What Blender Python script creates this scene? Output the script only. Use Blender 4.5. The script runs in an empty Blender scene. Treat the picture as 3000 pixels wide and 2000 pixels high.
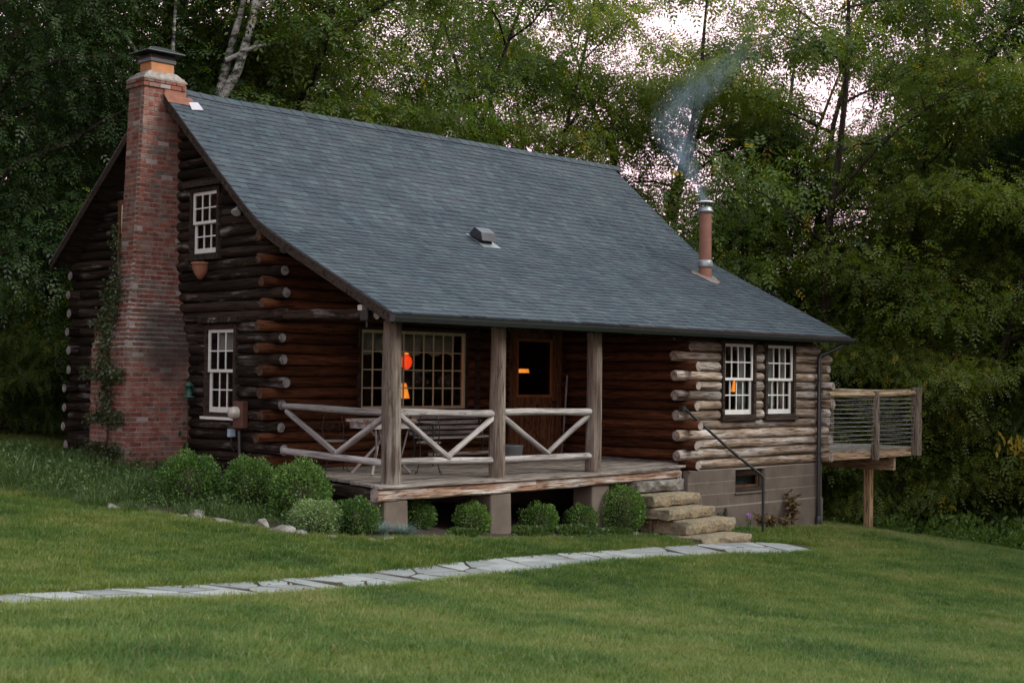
import bpy, math, random
import numpy as np
from mathutils import Matrix, Vector
random.seed(7); rng = np.random.default_rng(7)
S = bpy.context.scene
C = S.collection

# ------------------------------------------------------------------ camera, sky, sun, exposure
CAM = np.array([-12.8637, -15.114, 1.4844])
FW = np.array([0.70962, 0.70411, 0.02585]); RT = np.array([0.70411, -0.71001, 0.0108]); UP = np.array([-0.02595, -0.01054, 0.99961])
cd = bpy.data.cameras.new('camera'); cam = bpy.data.objects.new('camera', cd); C.objects.link(cam)
cam.matrix_world = Matrix(((RT[0], UP[0], -FW[0], CAM[0]), (RT[1], UP[1], -FW[1], CAM[1]), (RT[2], UP[2], -FW[2], CAM[2]), (0, 0, 0, 1)))
cd.sensor_width = 36; cd.lens = 49.83; cd.clip_start = .1; cd.clip_end = 1000
cd.dof.use_dof = True; cd.dof.focus_distance = 23.0; cd.dof.aperture_fstop = 3.2
S.camera = cam

SUN_EL, SUN_AZ = math.radians(38), math.radians(-62)      # soft light from the open side of the clearing
w = bpy.data.worlds.new("World"); S.world = w; w.use_nodes = True
wn = w.node_tree; wn.nodes.clear()
sky = wn.nodes.new('ShaderNodeTexSky'); sky.sky_type = 'NISHITA'; sky.sun_disc = False
sky.sun_elevation = SUN_EL; sky.sun_rotation = math.pi / 2 - SUN_AZ; sky.air_density = 1.0; sky.dust_density = 4.0; sky.ozone_density = 1.0
tint = wn.nodes.new('ShaderNodeMix'); tint.data_type = 'RGBA'; tint.blend_type = 'MIX'; tint.inputs[0].default_value = .72
tint.inputs[7].default_value = (9.0, 7.9, 8.6, 1)             # even pinkish-white cloud deck
tc = wn.nodes.new('ShaderNodeTexCoord'); sx = wn.nodes.new('ShaderNodeSeparateXYZ'); wn.links.new(tc.outputs['Generated'], sx.inputs[0])
rp = wn.nodes.new('ShaderNodeValToRGB'); wn.links.new(sx.outputs[2], rp.inputs[0]); e = rp.color_ramp.elements     # dusk: bright rosy haze low down, cooler overhead
e[0].position = 0; e[0].color = (1.45, .90, 1.0, 1); e[1].position = .9; e[1].color = (.70, .85, .94, 1); x_ = e.new(.28); x_.color = (1.30, .92, 1.0, 1); x_ = e.new(.42); x_.color = (.92, .96, .96, 1)
sc_ = wn.nodes.new('ShaderNodeMix'); sc_.data_type = 'RGBA'; sc_.blend_type = 'MULTIPLY'; sc_.inputs[0].default_value = 1; sc_.inputs[7].default_value = (9.5, 9.5, 9.5, 1); wn.links.new(rp.outputs[0], sc_.inputs[6]); wn.links.new(sc_.outputs[2], tint.inputs[7])
bg = wn.nodes.new('ShaderNodeBackground'); bg.inputs[1].default_value = .12
wo = wn.nodes.new('ShaderNodeOutputWorld')
wn.links.new(sky.outputs[0], tint.inputs[6]); wn.links.new(tint.outputs[2], bg.inputs[0]); wn.links.new(bg.outputs[0], wo.inputs[0])
sd = bpy.data.lights.new('sun', 'SUN'); sd.energy = 1.45; sd.angle = math.radians(26); sd.color = (1, .97, .92)
sun = bpy.data.objects.new('sun', sd); C.objects.link(sun)
sdir = Vector((math.cos(SUN_EL) * math.cos(SUN_AZ), math.cos(SUN_EL) * math.sin(SUN_AZ), math.sin(SUN_EL)))
sun.rotation_euler = sdir.to_track_quat('Z', 'Y').to_euler()
S.view_settings.view_transform = 'Standard'; S.view_settings.look = 'None'
S.view_settings.exposure = 0.92; S.view_settings.gamma = 1.0; S.view_settings.use_curve_mapping = False
S.cycles.max_bounces = 6; S.cycles.transparent_max_bounces = 16; S.cycles.diffuse_bounces = 3; S.cycles.volume_bounces = 0
S.cycles.use_denoising = True; S.cycles.volume_step_rate = 1.0

# ------------------------------------------------------------------ helpers
def tag(o, label=None, cat=None, group=None, kind=None):
    if label: o['label'] = label
    if cat: o['category'] = cat
    if group: o['group'] = group
    if kind: o['kind'] = kind
    return o

def thing(name, label, cat, loc=(0, 0, 0), group=None, kind=None):
    o = bpy.data.objects.new(name, None); C.objects.link(o); o.location = loc; o.empty_display_size = .2
    return tag(o, label, cat, group, kind)

def empty(name, parent=None):
    o = bpy.data.objects.new(name, None); C.objects.link(o)
    if parent: o.parent = parent; o.matrix_parent_inverse = ppi(parent)
    return o

def ppi(parent):
    M = Matrix.Identity(4); p = parent; ms = []
    while p: ms.append(p); p = p.parent
    for q in reversed(ms): M = M @ (q.matrix_parent_inverse.copy() if q.parent else Matrix.Identity(4)) @ q.matrix_basis
    return M.inverted()

def link(name, me, mat=None, parent=None, M=None):
    """mesh given in world coordinates (or placed by M) and parented without moving it"""
    if mat is not None and len(me.materials) == 0:
        for m in (mat if isinstance(mat, (list, tuple)) else [mat]): me.materials.append(m)
    o = bpy.data.objects.new(name, me); C.objects.link(o)
    if parent is not None:
        o.parent = parent; o.matrix_parent_inverse = ppi(parent)
    if M is not None: o.matrix_basis = M
    return o

class MB:
    def __init__(s): s.v = []; s.f = []; s.m = []; s.sm = []; s.r = []; s.cur = 0; s.rnd = 0.0
    def add(s, vs, fs, smooth=False):
        b = len(s.v); s.v += [tuple(v) for v in vs]
        for f in fs: s.f.append([b + i for i in f]); s.m.append(s.cur); s.sm.append(smooth); s.r.append(s.rnd)
        return s
    def box(s, x0, x1, y0, y1, z0, z1):
        vs = [(x, y, z) for z in (z0, z1) for y in (y0, y1) for x in (x0, x1)]
        return s.add(vs, [(0, 2, 3, 1), (4, 5, 7, 6), (0, 1, 5, 4), (1, 3, 7, 5), (3, 2, 6, 7), (2, 0, 4, 6)])
    def hexa(s, p):   # 8 points: bottom ring 4, top ring 4 (ccw from above)
        return s.add(p, [(3, 2, 1, 0), (4, 5, 6, 7), (0, 1, 5, 4), (1, 2, 6, 5), (2, 3, 7, 6), (3, 0, 4, 7)])
    def bar(s, a, b, w, h, up=(0, 0, 1)):
        a, b, up = Vector(a), Vector(b), Vector(up); d = (b - a).normalized(); r = d.cross(up).normalized(); u = r.cross(d)
        p = [a - r * w / 2 - u * h / 2, a + r * w / 2 - u * h / 2, b + r * w / 2 - u * h / 2, b - r * w / 2 - u * h / 2]
        q = [x + u * h for x in p]
        return s.hexa(p + q)
    def tube(s, pts, rad, n=8, caps=True, smooth=True, jit=0):
        pts = [Vector(p) for p in pts]; rad = rad if hasattr(rad, '__len__') else [rad] * len(pts)
        vs = []; prev = None
        for i, p in enumerate(pts):
            d = (pts[min(i + 1, len(pts) - 1)] - pts[max(i - 1, 0)]).normalized()
            if prev is None: r = d.orthogonal().normalized()
            else: r = (prev - d * prev.dot(d)); r = r.normalized() if r.length > 1e-6 else d.orthogonal().normalized()
            prev = r; u = d.cross(r)
            for k in range(n):
                a = 2 * math.pi * k / n; rr = rad[i] * (1 + (random.uniform(-jit, jit) if jit else 0))
                vs.append(p + (r * math.cos(a) + u * math.sin(a)) * rr)
        fs = [(i * n + k, i * n + (k + 1) % n, (i + 1) * n + (k + 1) % n, (i + 1) * n + k) for i in range(len(pts) - 1) for k in range(n)]
        s.add(vs, fs, smooth)
        if caps:
            s.add(vs[:n], [tuple(range(n))[::-1]]); s.add(vs[-n:], [tuple(range(n))])
        return s
    def lathe(s, c, prof, n=20, smooth=True):
        vs = []; c = Vector(c)
        for (r, z) in prof:
            for k in range(n): a = 2 * math.pi * k / n; vs.append(c + Vector((r * math.cos(a), r * math.sin(a), z)))
        fs = [(i * n + k, i * n + (k + 1) % n, (i + 1) * n + (k + 1) % n, (i + 1) * n + k) for i in range(len(prof) - 1) for k in range(n)]
        s.add(vs, fs, smooth)
        if prof[0][0] > 1e-4: s.add(vs[:n], [tuple(range(n))[::-1]])
        if prof[-1][0] > 1e-4: s.add(vs[-n:], [tuple(range(n))])
        return s
    def mesh(s, name='m'):
        me = bpy.data.meshes.new(name); me.from_pydata([tuple(v) for v in s.v], [], s.f)
        me.polygons.foreach_set('material_index', s.m); me.polygons.foreach_set('use_smooth', s.sm)
        a = me.attributes.new('rnd', 'FLOAT', 'FACE'); a.data.foreach_set('value', s.r)
        return me
    def build(s, name, mat, parent=None, M=None, bevel=0):
        o = link(name, s.mesh(name), mat, parent, M)
        if bevel:
            b = o.modifiers.new('b', 'BEVEL'); b.width = bevel; b.segments = 2; b.limit_method = 'ANGLE'
        return o

def np_quads(name, V, F, mat, parent=None, rnd=None, smooth=False):
    """fast mesh from (N,3) verts and (M,k) faces"""
    me = bpy.data.meshes.new(name); V = np.asarray(V, np.float32); F = np.asarray(F, np.int32); k = F.shape[1]
    me.vertices.add(len(V)); me.vertices.foreach_set('co', V.ravel())
    me.loops.add(F.size); me.loops.foreach_set('vertex_index', F.ravel())
    me.polygons.add(len(F)); me.polygons.foreach_set('loop_start', np.arange(0, F.size, k, dtype=np.int32))
    if smooth: me.polygons.foreach_set('use_smooth', np.ones(len(F), bool))
    me.update(calc_edges=True)
    if rnd is not None:
        a = me.attributes.new('rnd', 'FLOAT', 'FACE'); a.data.foreach_set('value', np.asarray(rnd, np.float32))
    if mat is not None: me.materials.append(mat)
    return me

def lamp_light(x, y, z, wt, col=(1, .42, .12)):
    l_ = bpy.data.lights.new('lamp_and_glow_light', 'POINT'); l_.energy = wt; l_.color = col; l_.shadow_soft_size = .06; o = bpy.data.objects.new('lamp_and_glow_light', l_); C.objects.link(o); o.location = (x, y, z); return o
# ------------------------------------------------------------------ materials
class N:
    def __init__(s, name):
        s.mat = bpy.data.materials.new(name); s.mat.use_nodes = True; s.t = s.mat.node_tree; s.t.nodes.clear()
        s.out = s.n('ShaderNodeOutputMaterial')
    def n(s, ty, **kw):
        x = s.t.nodes.new(ty)
        for k, v in kw.items(): setattr(x, k, v)
        return x
    def l(s, a, b): s.t.links.new(a, b); return s
    def v(s, x, inp):
        if hasattr(x, 'links'): s.t.links.new(x, inp)
        else: inp.default_value = x
    def math(s, op, a, b=0.5, c=None, clamp=False):
        m = s.n('ShaderNodeMath', operation=op, use_clamp=clamp); s.v(a, m.inputs[0]); s.v(b, m.inputs[1])
        if c is not None: s.v(c, m.inputs[2])
        return m.outputs[0]
    def mix(s, f, a, b, bt='MIX'):
        m = s.n('ShaderNodeMix', data_type='RGBA', blend_type=bt)
        s.v(f, m.inputs[0]); s.v(a if hasattr(a, 'links') else (*a[:3], 1), m.inputs[6]); s.v(b if hasattr(b, 'links') else (*b[:3], 1), m.inputs[7])
        return m.outputs[2]
    def ramp(s, f, stops, interp='LINEAR'):
        r = s.n('ShaderNodeValToRGB'); r.color_ramp.interpolation = interp; e = r.color_ramp.elements
        while len(e) > 1: e.remove(e[0])
        for i, (p, c) in enumerate(stops):
            x = e[0] if i == 0 else e.new(p)
            x.position = p; x.color = (*(c if hasattr(c, '__len__') else (c, c, c)), 1)
        s.l(f, r.inputs[0]); return r.outputs[0]
    def obj(s): return s.n('ShaderNodeTexCoord').outputs['Object']
    def pos(s): return s.n('ShaderNodeNewGeometry').outputs['Position']
    def rand(s): return s.n('ShaderNodeObjectInfo').outputs['Random']
    def attr(s, name='rnd'): a = s.n('ShaderNodeAttribute'); a.attribute_name = name; return a.outputs['Fac']
    def vec(s, v, scale=(1, 1, 1), add=None):
        m = s.n('ShaderNodeVectorMath', operation='MULTIPLY'); s.l(v, m.inputs[0]); m.inputs[1].default_value = scale; o = m.outputs[0]
        if add is not None:
            a = s.n('ShaderNodeVectorMath', operation='ADD'); s.l(o, a.inputs[0]); s.v(add, a.inputs[1]); o = a.outputs[0]
        return o
    def noise(s, v, scale, detail=3, rough=.55, dist=0):
        m = s.n('ShaderNodeTexNoise'); s.l(v, m.inputs['Vector']); m.inputs['Scale'].default_value = scale
        m.inputs['Detail'].default_value = detail; m.inputs['Roughness'].default_value = rough; m.inputs['Distortion'].default_value = dist
        return m.outputs['Fac']
    def bump(s, h, strength=.3, dist=.01):
        b = s.n('ShaderNodeBump'); b.inputs['Strength'].default_value = strength; b.inputs['Distance'].default_value = dist; s.l(h, b.inputs['Height']); return b.outputs[0]
    def fin(s, col, rough=.8, bump=None, metal=0, spec=.3):
        b = s.n('ShaderNodeBsdfPrincipled'); s.v(col if hasattr(col, 'links') else (*col[:3], 1), b.inputs['Base Color']); s.v(rough, b.inputs['Roughness'])
        b.inputs['Metallic'].default_value = metal; b.inputs['Specular IOR Level'].default_value = spec
        if bump is not None: s.l(bump, b.inputs['Normal'])
        s.l(b.outputs[0], s.out.inputs[0]); s.b = b; return s.mat

def wood(name, dark, mid, light, lo=.38, hi=.62, patch=.5, axis=0, var=.35, gscale=11, fa=1.):
    """weathered wood, grain along the piece's own long axis"""
    m = N(name); r = m.rand(); off = m.n('ShaderNodeCombineXYZ')
    m.l(m.math('MULTIPLY', r, 91.), off.inputs[0]); m.l(m.math('MULTIPLY', r, 37.), off.inputs[1]); m.l(m.math('MULTIPLY', r, 53.), off.inputs[2])
    sc = [1, 1, 1]; sc[axis] = .07; sc = tuple(sc)
    g = m.vec(m.obj(), sc, off.outputs[0]); sc2 = [1, 1, 1]; sc2[axis] = .3
    g2 = m.vec(m.obj(), tuple(sc2), off.outputs[0])
    fine = m.noise(g, gscale * 4, 4, .6, .3); streak = m.noise(g, gscale, 3, .6, .4); blotch = m.noise(g2, 3.2, 4, .6)
    base = m.ramp(streak, [(lo - .08, dark), (.5, mid), (hi + .1, mid)])
    lightf = m.ramp(m.math('ADD', m.math('MULTIPLY', blotch, .65), m.math('MULTIPLY', streak, .35)), [(patch, 0.), (patch + .13, 1.)])
    col = m.mix(lightf, base, light)
    col = m.mix(m.ramp(fine, [(.38, fa), (.52, 0.)]), col, m.mix(1, col, (.35, .33, .32), 'MULTIPLY'))
    crk = m.noise(g, gscale * 1.3, 2, .5, .9); cf = m.ramp(crk, [(.470, 0.), (.492, .85), (.512, 0.)]); cm_ = m.noise(g2, 1.7, 2); col = m.mix(m.math('MULTIPLY', cf, m.ramp(cm_, [(.45, 0.), (.6, 1.)])), col, m.mix(1, col, (.18, .17, .16), 'MULTIPLY'))
    k = m.n('ShaderNodeObjectInfo').outputs['Random']
    v = m.math('ADD', m.math('MULTIPLY', m.math('FRACT', m.math('MULTIPLY', k, 7.31)), var * 2), 1 - var)
    gv = m.n('ShaderNodeCombineXYZ'); [m.l(v, gv.inputs[i]) for i in range(3)]
    mm = m.n('ShaderNodeMix', data_type='RGBA', blend_type='MULTIPLY'); mm.inputs[0].default_value = 1
    m.l(col, mm.inputs[6]); m.l(gv.outputs[0], mm.inputs[7])
    return m.fin(mm.outputs[2], .95, m.bump(m.math('ADD', fine, m.math('MULTIPLY', streak, 2.)), .9, .018), spec=.1)

def endgrain(name, a, b):
    m = N(name); c = m.vec(m.obj(), (0.02, 1, 1)); wv = m.n('ShaderNodeTexWave', wave_type='RINGS', rings_direction='X'); m.l(c, wv.inputs[0])
    wv.inputs['Scale'].default_value = 22; wv.inputs['Distortion'].default_value = 2.5; wv.inputs['Detail'].default_value = 3
    n = m.noise(m.obj(), 14, 4); col = m.mix(wv.outputs['Fac'], a, b); col = m.mix(m.ramp(n, [(.45, 0.), (.65, 1.)]), col, m.mix(1, col, (.4, .38, .36), 'MULTIPLY'))
    return m.fin(col, .9, m.bump(wv.outputs['Fac'], .4, .005), spec=.1)

def plain(name, col, rough=.6, metal=0, nscale=6, amt=.35, spec=.3, bump=0):
    m = N(name); n = m.noise(m.obj(), nscale, 4, .6); f = m.ramp(n, [(.3, 1 - amt), (.7, 1.)])
    mm = m.n('ShaderNodeMix', data_type='RGBA', blend_type='MULTIPLY'); mm.inputs[0].default_value = 1; mm.inputs[6].default_value = (*col, 1); m.l(f, mm.inputs[7])
    return m.fin(mm.outputs[2], rough, m.bump(n, bump, .01) if bump else None, metal, spec)

def emit(name, col, st):
    m = N(name); e = m.n('ShaderNodeEmission'); e.inputs[0].default_value = (*col, 1); lw = m.n('ShaderNodeLayerWeight'); lw.inputs[0].default_value = .35; nn = m.noise(m.vec(m.obj(), (1, 1, .15)), 28, 2); m.l(m.math('MULTIPLY', m.math('MULTIPLY', m.math('SUBTRACT', 1.25, lw.outputs['Facing']), st), m.math('ADD', m.math('MULTIPLY', nn, .9), .55)), e.inputs[1]); m.l(e.outputs[0], m.out.inputs[0]); return m.mat

def glassmat(name, tintc=(.75, .78, .78), refl=.55):
    m = N(name); g = m.n('ShaderNodeBsdfGlossy'); g.inputs['Roughness'].default_value = .02; t = m.n('ShaderNodeBsdfTransparent'); t.inputs[0].default_value = (*tintc, 1)
    f = m.n('ShaderNodeFresnel'); f.inputs[0].default_value = 1.5; x = m.n('ShaderNodeMixShader')
    nb = m.bump(m.noise(m.obj(), 1.7, 2), .04, .05); m.l(nb, g.inputs['Normal'])
    m.l(m.math('MULTIPLY', m.math('MULTIPLY', f.outputs[0], refl * 2, clamp=True), m.math('SUBTRACT', 1., m.n('ShaderNodeNewGeometry').outputs['Backfacing'])), x.inputs[0]); m.l(t.outputs[0], x.inputs[1]); m.l(g.outputs[0], x.inputs[2]); m.l(x.outputs[0], m.out.inputs[0]); return m.mat

def leafmat(name, cols, trans=.35, yellow=None):
    """cols: dark, mid, light leaf pigments"""
    m = N(name); r = m.math('FRACT', m.math('ADD', m.attr(), m.math('MULTIPLY', m.rand(), .37)))
    big = m.noise(m.pos(), .8, 2); f = m.math('ADD', m.math('MULTIPLY', r, .6), m.math('MULTIPLY', big, .4))
    st = [(.15, cols[0]), (.5, cols[1]), (.8, cols[2])]
    col = m.ramp(f, st)
    if yellow: col = m.mix(m.math('MULTIPLY', m.math('GREATER_THAN', r, .965), m.math('GREATER_THAN', big, .5)), col, yellow)
    d = m.n('ShaderNodeBsdfDiffuse'); t = m.n('ShaderNodeBsdfTranslucent'); m.l(col, d.inputs[0])
    tc = m.mix(1, col, (1.5, 1.5, .6), 'MULTIPLY'); m.l(tc, t.inputs[0])
    x = m.n('ShaderNodeMixShader'); x.inputs[0].default_value = trans; m.l(d.outputs[0], x.inputs[1]); m.l(t.outputs[0], x.inputs[2])
    g = m.n('ShaderNodeBsdfGlossy'); g.inputs['Roughness'].default_value = .45; g.inputs[0].default_value = (1, 1, 1, 1); y = m.n('ShaderNodeMixShader'); y.inputs[0].default_value = .018
    m.l(x.outputs[0], y.inputs[1]); m.l(g.outputs[0], y.inputs[2]); m.l(y.outputs[0], m.out.inputs[0]); return m.mat

M = {}
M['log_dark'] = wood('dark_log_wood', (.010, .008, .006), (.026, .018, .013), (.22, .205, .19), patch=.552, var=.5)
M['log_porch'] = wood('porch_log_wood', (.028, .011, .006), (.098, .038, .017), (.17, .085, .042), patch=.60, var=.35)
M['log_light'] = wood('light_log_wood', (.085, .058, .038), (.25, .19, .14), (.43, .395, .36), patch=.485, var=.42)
M['end_dark'] = endgrain('dark_log_end', (.30, .29, .28), (.15, .14, .13))
M['end_porch'] = endgrain('brown_log_end', (.10, .06, .04), (.05, .03, .02))
M['end_light'] = endgrain('light_log_end', (.34, .30, .26), (.22, .18, .15))
M['post'] = wood('post_wood', (.06, .047, .037), (.155, .125, .10), (.28, .25, .215), patch=.51, axis=2, var=.12, fa=.45)
M['rail'] = wood('rail_wood', (.12, .11, .105), (.26, .24, .225), (.38, .36, .34), patch=.47, var=.25, fa=.35)
M['end_rail'] = endgrain('rail_end', (.25, .22, .19), (.16, .14, .12))
M['board'] = wood('deck_board_wood', (.14, .12, .10), (.25, .215, .185), (.34, .31, .28), patch=.52, var=.22)
M['beam_peel'] = wood('peeling_beam_wood', (.22, .10, .06), (.30, .20, .14), (.50, .46, .41), patch=.47, var=.1)
M['pine'] = wood('new_pine_wood', (.26, .17, .10), (.42, .30, .19), (.52, .42, .30), patch=.55, var=.1)
M['pine_v'] = wood('new_pine_post_wood', (.32, .21, .11), (.50, .36, .20), (.56, .45, .30), patch=.55, axis=2, var=.1)
M['deckpost'] = wood('deck_post_wood', (.10, .08, .06), (.19, .155, .12), (.30, .26, .21), patch=.55, axis=2, var=.15)
M['trim'] = wood('dark_trim_wood', (.02, .015, .012), (.05, .037, .03), (.12, .10, .085), patch=.6, var=.1)
M['doorwood'] = wood('door_wood', (.07, .032, .016), (.16, .075, .036), (.22, .12, .065), patch=.6, axis=2, var=.15)
M['orangewood'] = plain('orange_stained_wood', (.30, .12, .045), .5, amt=.4, nscale=9)
M['inner'] = plain('inner_log_wall', (.09, .04, .02), .7, amt=.4)
M['white'] = plain('white_paint', (.66, .66, .62), .5, amt=.16, nscale=14)
M['cream'] = plain('cream_paint', (.52, .46, .30), .5, amt=.25, nscale=14)
M['glass'] = glassmat('window_glass')
M['curtain'] = plain('white_curtain_cloth', (.62, .58, .52), .9, amt=.2)
M['metal_dark'] = plain('dark_painted_metal', (.022, .026, .026), .35, amt=.3, spec=.5)
M['copper'] = plain('copper_flashing', (.24, .10, .062), .5, metal=.2, amt=.5, nscale=8)
M['tin'] = plain('bright_tin', (.72, .68, .74), .3, metal=.5, amt=.2)
M['terracotta'] = plain('terracotta_clay', (.30, .135, .08), .8, amt=.35, bump=.2)
M['fluepaint'] = plain('stove_pipe_paint', (.215, .10, .07), .65, amt=.25, nscale=4)
M['clay'] = plain('clay_flue_liner', (.40, .185, .08), .8, amt=.25)
M['block'] = plain('brown_painted_block', (.125, .100, .078), .8, amt=.38, nscale=3, bump=.5)
M['joint'] = plain('painted_block_joint', (.23, .195, .165), .8, amt=.15)
M['iron'] = plain('black_wrought_iron', (.02, .02, .02), .5, amt=.3)
M['zinc'] = plain('galvanized_zinc', (.30, .33, .34), .4, metal=.6, amt=.3)
M['dark'] = plain('black_plastic', (.015, .015, .017), .4, amt=.2)
M['cable'] = plain('steel_cable', (.55, .53, .50), .35, metal=.6, amt=.1)
M['lamp'] = emit('orange_lamp_shade', (1, .27, .03), .85)
M['lamp_red'] = emit('red_lantern_glow', (1, .055, .01), .75)
M['soil'] = plain('garden_soil', (.045, .032, .022), .95, amt=.6, nscale=25, bump=.6)
M['gravel'] = plain('dark_gravel', (.06, .06, .065), .9, amt=.7, nscale=40, bump=.8)
m = N('chimney_brick')   # fired clay of several batches, a few pale and a few sooty
r = m.math('FRACT', m.math('ADD', m.attr(), m.rand()))
col = m.ramp(r, [(0, (.155, .048, .032)), (.22, (.115, .038, .028)), (.45, (.18, .062, .042)), (.62, (.13, .070, .052)), (.76, (.165, .095, .075)), (.88, (.095, .065, .052)), (.955, (.25, .21, .19)), (1, (.30, .27, .25))], 'CONSTANT')
p = m.pos(); n1 = m.noise(p, 9, 5, .65); n2 = m.noise(p, 1.6, 3); col = m.mix(m.ramp(n1, [(.46, 0.), (.72, .8)]), col, (.22, .17, .145))
dp = m.n('ShaderNodeVectorMath', operation='DISTANCE'); m.l(p, dp.inputs[0]); dp.inputs[1].default_value = (-.40, 5.2, 2.05)
soot = m.math('MULTIPLY', m.ramp(m.math('ADD', dp.outputs['Value'], m.math('MULTIPLY', m.math('SUBTRACT', n2, .5), .9)), [(.38, 1.), (.85, 0.)]), .78)
col = m.mix(soot, col, (.035, .033, .028)); M['brick'] = m.fin(col, .9, m.bump(n1, .5, .008), spec=.15)
m = N('chimney_mortar'); p = m.pos(); n1 = m.noise(p, 12, 5); n2 = m.noise(p, 1.6, 3); dp = m.n('ShaderNodeVectorMath', operation='DISTANCE'); m.l(p, dp.inputs[0]); dp.inputs[1].default_value = (-.40, 5.2, 2.05)
soot = m.math('MULTIPLY', m.ramp(m.math('ADD', dp.outputs['Value'], m.math('MULTIPLY', m.math('SUBTRACT', n2, .5), .9)), [(.38, 1.), (.85, 0.)]), .75)
M['mortar'] = m.fin(m.mix(soot, m.ramp(n1, [(.3, (.15, .13, .11)), (.7, (.31, .285, .26))]), (.04, .038, .033)), .95, m.bump(n1, .6, .01), spec=.1)
m = N('roof_shingle')    # mineral granules, five blends of blue grey
r = m.math('FRACT', m.math('ADD', m.attr(), m.rand())); col = m.ramp(r, [(0, (.031, .043, .055)), (.3, (.037, .053, .065)), (.55, (.030, .041, .054)), (.7, (.043, .065, .077)), (.86, (.026, .035, .046)), (.94, (.049, .074, .084))], 'CONSTANT')
p = m.pos(); g = m.noise(p, 160, 2, .7); n2 = m.noise(p, 1.1, 3); col = m.mix(m.ramp(g, [(.35, .5), (.65, 0.)]), col, (.03, .035, .042)); col = m.mix(m.ramp(n2, [(.4, 0.), (.7, .25)]), col, (.10, .11, .12))
M['shingle'] = m.fin(col, .82, m.bump(g, .5, .004), spec=.3)
m = N('garden_stone'); p = m.obj(); n1 = m.noise(p, 5, 6, .6); n2 = m.noise(p, 22, 4, .6); col = m.ramp(n1, [(.35, (.07, .062, .05)), (.5, (.15, .14, .12)), (.66, (.25, .235, .215))]); M['stone'] = m.fin(col, .9, m.bump(m.math('ADD', n1, n2), .7, .02), spec=.2)
m = N('step_sandstone'); p = m.obj(); n1 = m.noise(p, 2.2, 5, .6); n2 = m.noise(p, 18, 5, .65); geo = m.n('ShaderNodeNewGeometry'); col = m.ramp(n1, [(.3, (.12, .10, .07)), (.46, (.21, .175, .115)), (.58, (.26, .205, .125)), (.72, (.20, .19, .165))]); col = m.mix(m.ramp(n2, [(.35, .55), (.55, 0.)]), col, (.10, .085, .06))
M['step'] = m.fin(col, .9, m.bump(m.math('ADD', m.math('MULTIPLY', n1, 2.), n2), .8, .03), spec=.2)
m = N('bluestone'); r = m.rand(); p = m.obj(); n1 = m.noise(m.vec(p, (1, 1, 1), None), 2.5, 5, .6); n2 = m.noise(p, 30, 4); col = m.ramp(m.math('ADD', m.math('MULTIPLY', n1, .6), m.math('MULTIPLY', r, .4)), [(.25, (.15, .155, .152)), (.5, (.215, .222, .215)), (.75, (.29, .292, .278))]); M['flag'] = m.fin(m.mix(m.ramp(n2, [(.3, .4), (.5, 0.)]), col, (.2, .2, .19)), .85, m.bump(n2, .3, .01), spec=.25)
m = N('tree_bark'); p = m.obj(); n1 = m.noise(m.vec(p, (1, 1, .18)), 9, 5, .65); M['bark'] = m.fin(m.ramp(n1, [(.35, (.014, .012, .009)), (.6, (.055, .045, .036))]), .95, m.bump(n1, .8, .03), spec=.1)
m = N('birch_bark'); p = m.obj(); n1 = m.noise(m.vec(p, (1, 1, 2.5)), 3.5, 5, .65); M['birch'] = m.fin(m.ramp(n1, [(.40, (.04, .038, .035)), (.5, (.24, .24, .22)), (.62, (.42, .42, .39))]), .85, m.bump(n1, .5, .02), spec=.1)
M['leaf_tree'] = leafmat('tree_leaves', [(.018, .038, .008), (.050, .084, .014), (.105, .145, .026)], .42, (.35, .24, .03))
M['leaf_lime'] = leafmat('lit_tree_leaves', [(.036, .062, .010), (.090, .128, .018), (.165, .195, .034)], .48, (.38, .27, .03))  # brighter copy of the leaves, light on the crowns put into the colour
M['leaf_dark'] = leafmat('dark_tree_leaves', [(.010, .024, .008), (.022, .046, .014), (.048, .082, .024)], .35)  # darker copy of the leaves, dim light on these trees put into the colour
M['leaf_yellow'] = leafmat('yellow_autumn_leaves', [(.20, .14, .02), (.32, .22, .03), (.38, .30, .05)], .4)
M['leaf_box'] = leafmat('boxwood_leaves', [(.014, .038, .010), (.045, .100, .022), (.12, .21, .045)], .3)
M['leaf_pale'] = leafmat('pale_shrub_leaves', [(.07, .12, .045), (.13, .20, .08), (.20, .28, .13)], .3)
M['leaf_blue'] = leafmat('blue_fescue_blades', [(.08, .12, .12), (.14, .20, .20), (.20, .27, .28)], .2)
M['leaf_weed'] = leafmat('ground_cover_leaves', [(.020, .042, .010), (.046, .084, .020), (.095, .14, .05)], .35)
M['leaf_under'] = leafmat('undergrowth_leaves', [(.034, .072, .012), (.072, .130, .020), (.12, .18, .035)], .4)
M['leaf_vine'] = leafmat('vine_leaves', [(.020, .032, .012), (.04, .055, .022), (.07, .085, .045)], .25)
M['leaf_dead'] = leafmat('withered_leaves', [(.05, .03, .015), (.12, .08, .04), (.22, .17, .08)], .2)
m = N('lawn_blades'); r = m.attr(); p = m.pos(); n1 = m.noise(p, .55, 3, .6); n2 = m.noise(p, 2.6, 3, .6); ir = m.rand()
f = m.math('ADD', m.math('MULTIPLY', n1, .65), m.math('MULTIPLY', n2, .35)); col = m.ramp(f, [(.34, (.034, .082, .017)), (.45, (.070, .128, .024)), (.55, (.125, .170, .036)), (.66, (.185, .195, .065))])
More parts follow.
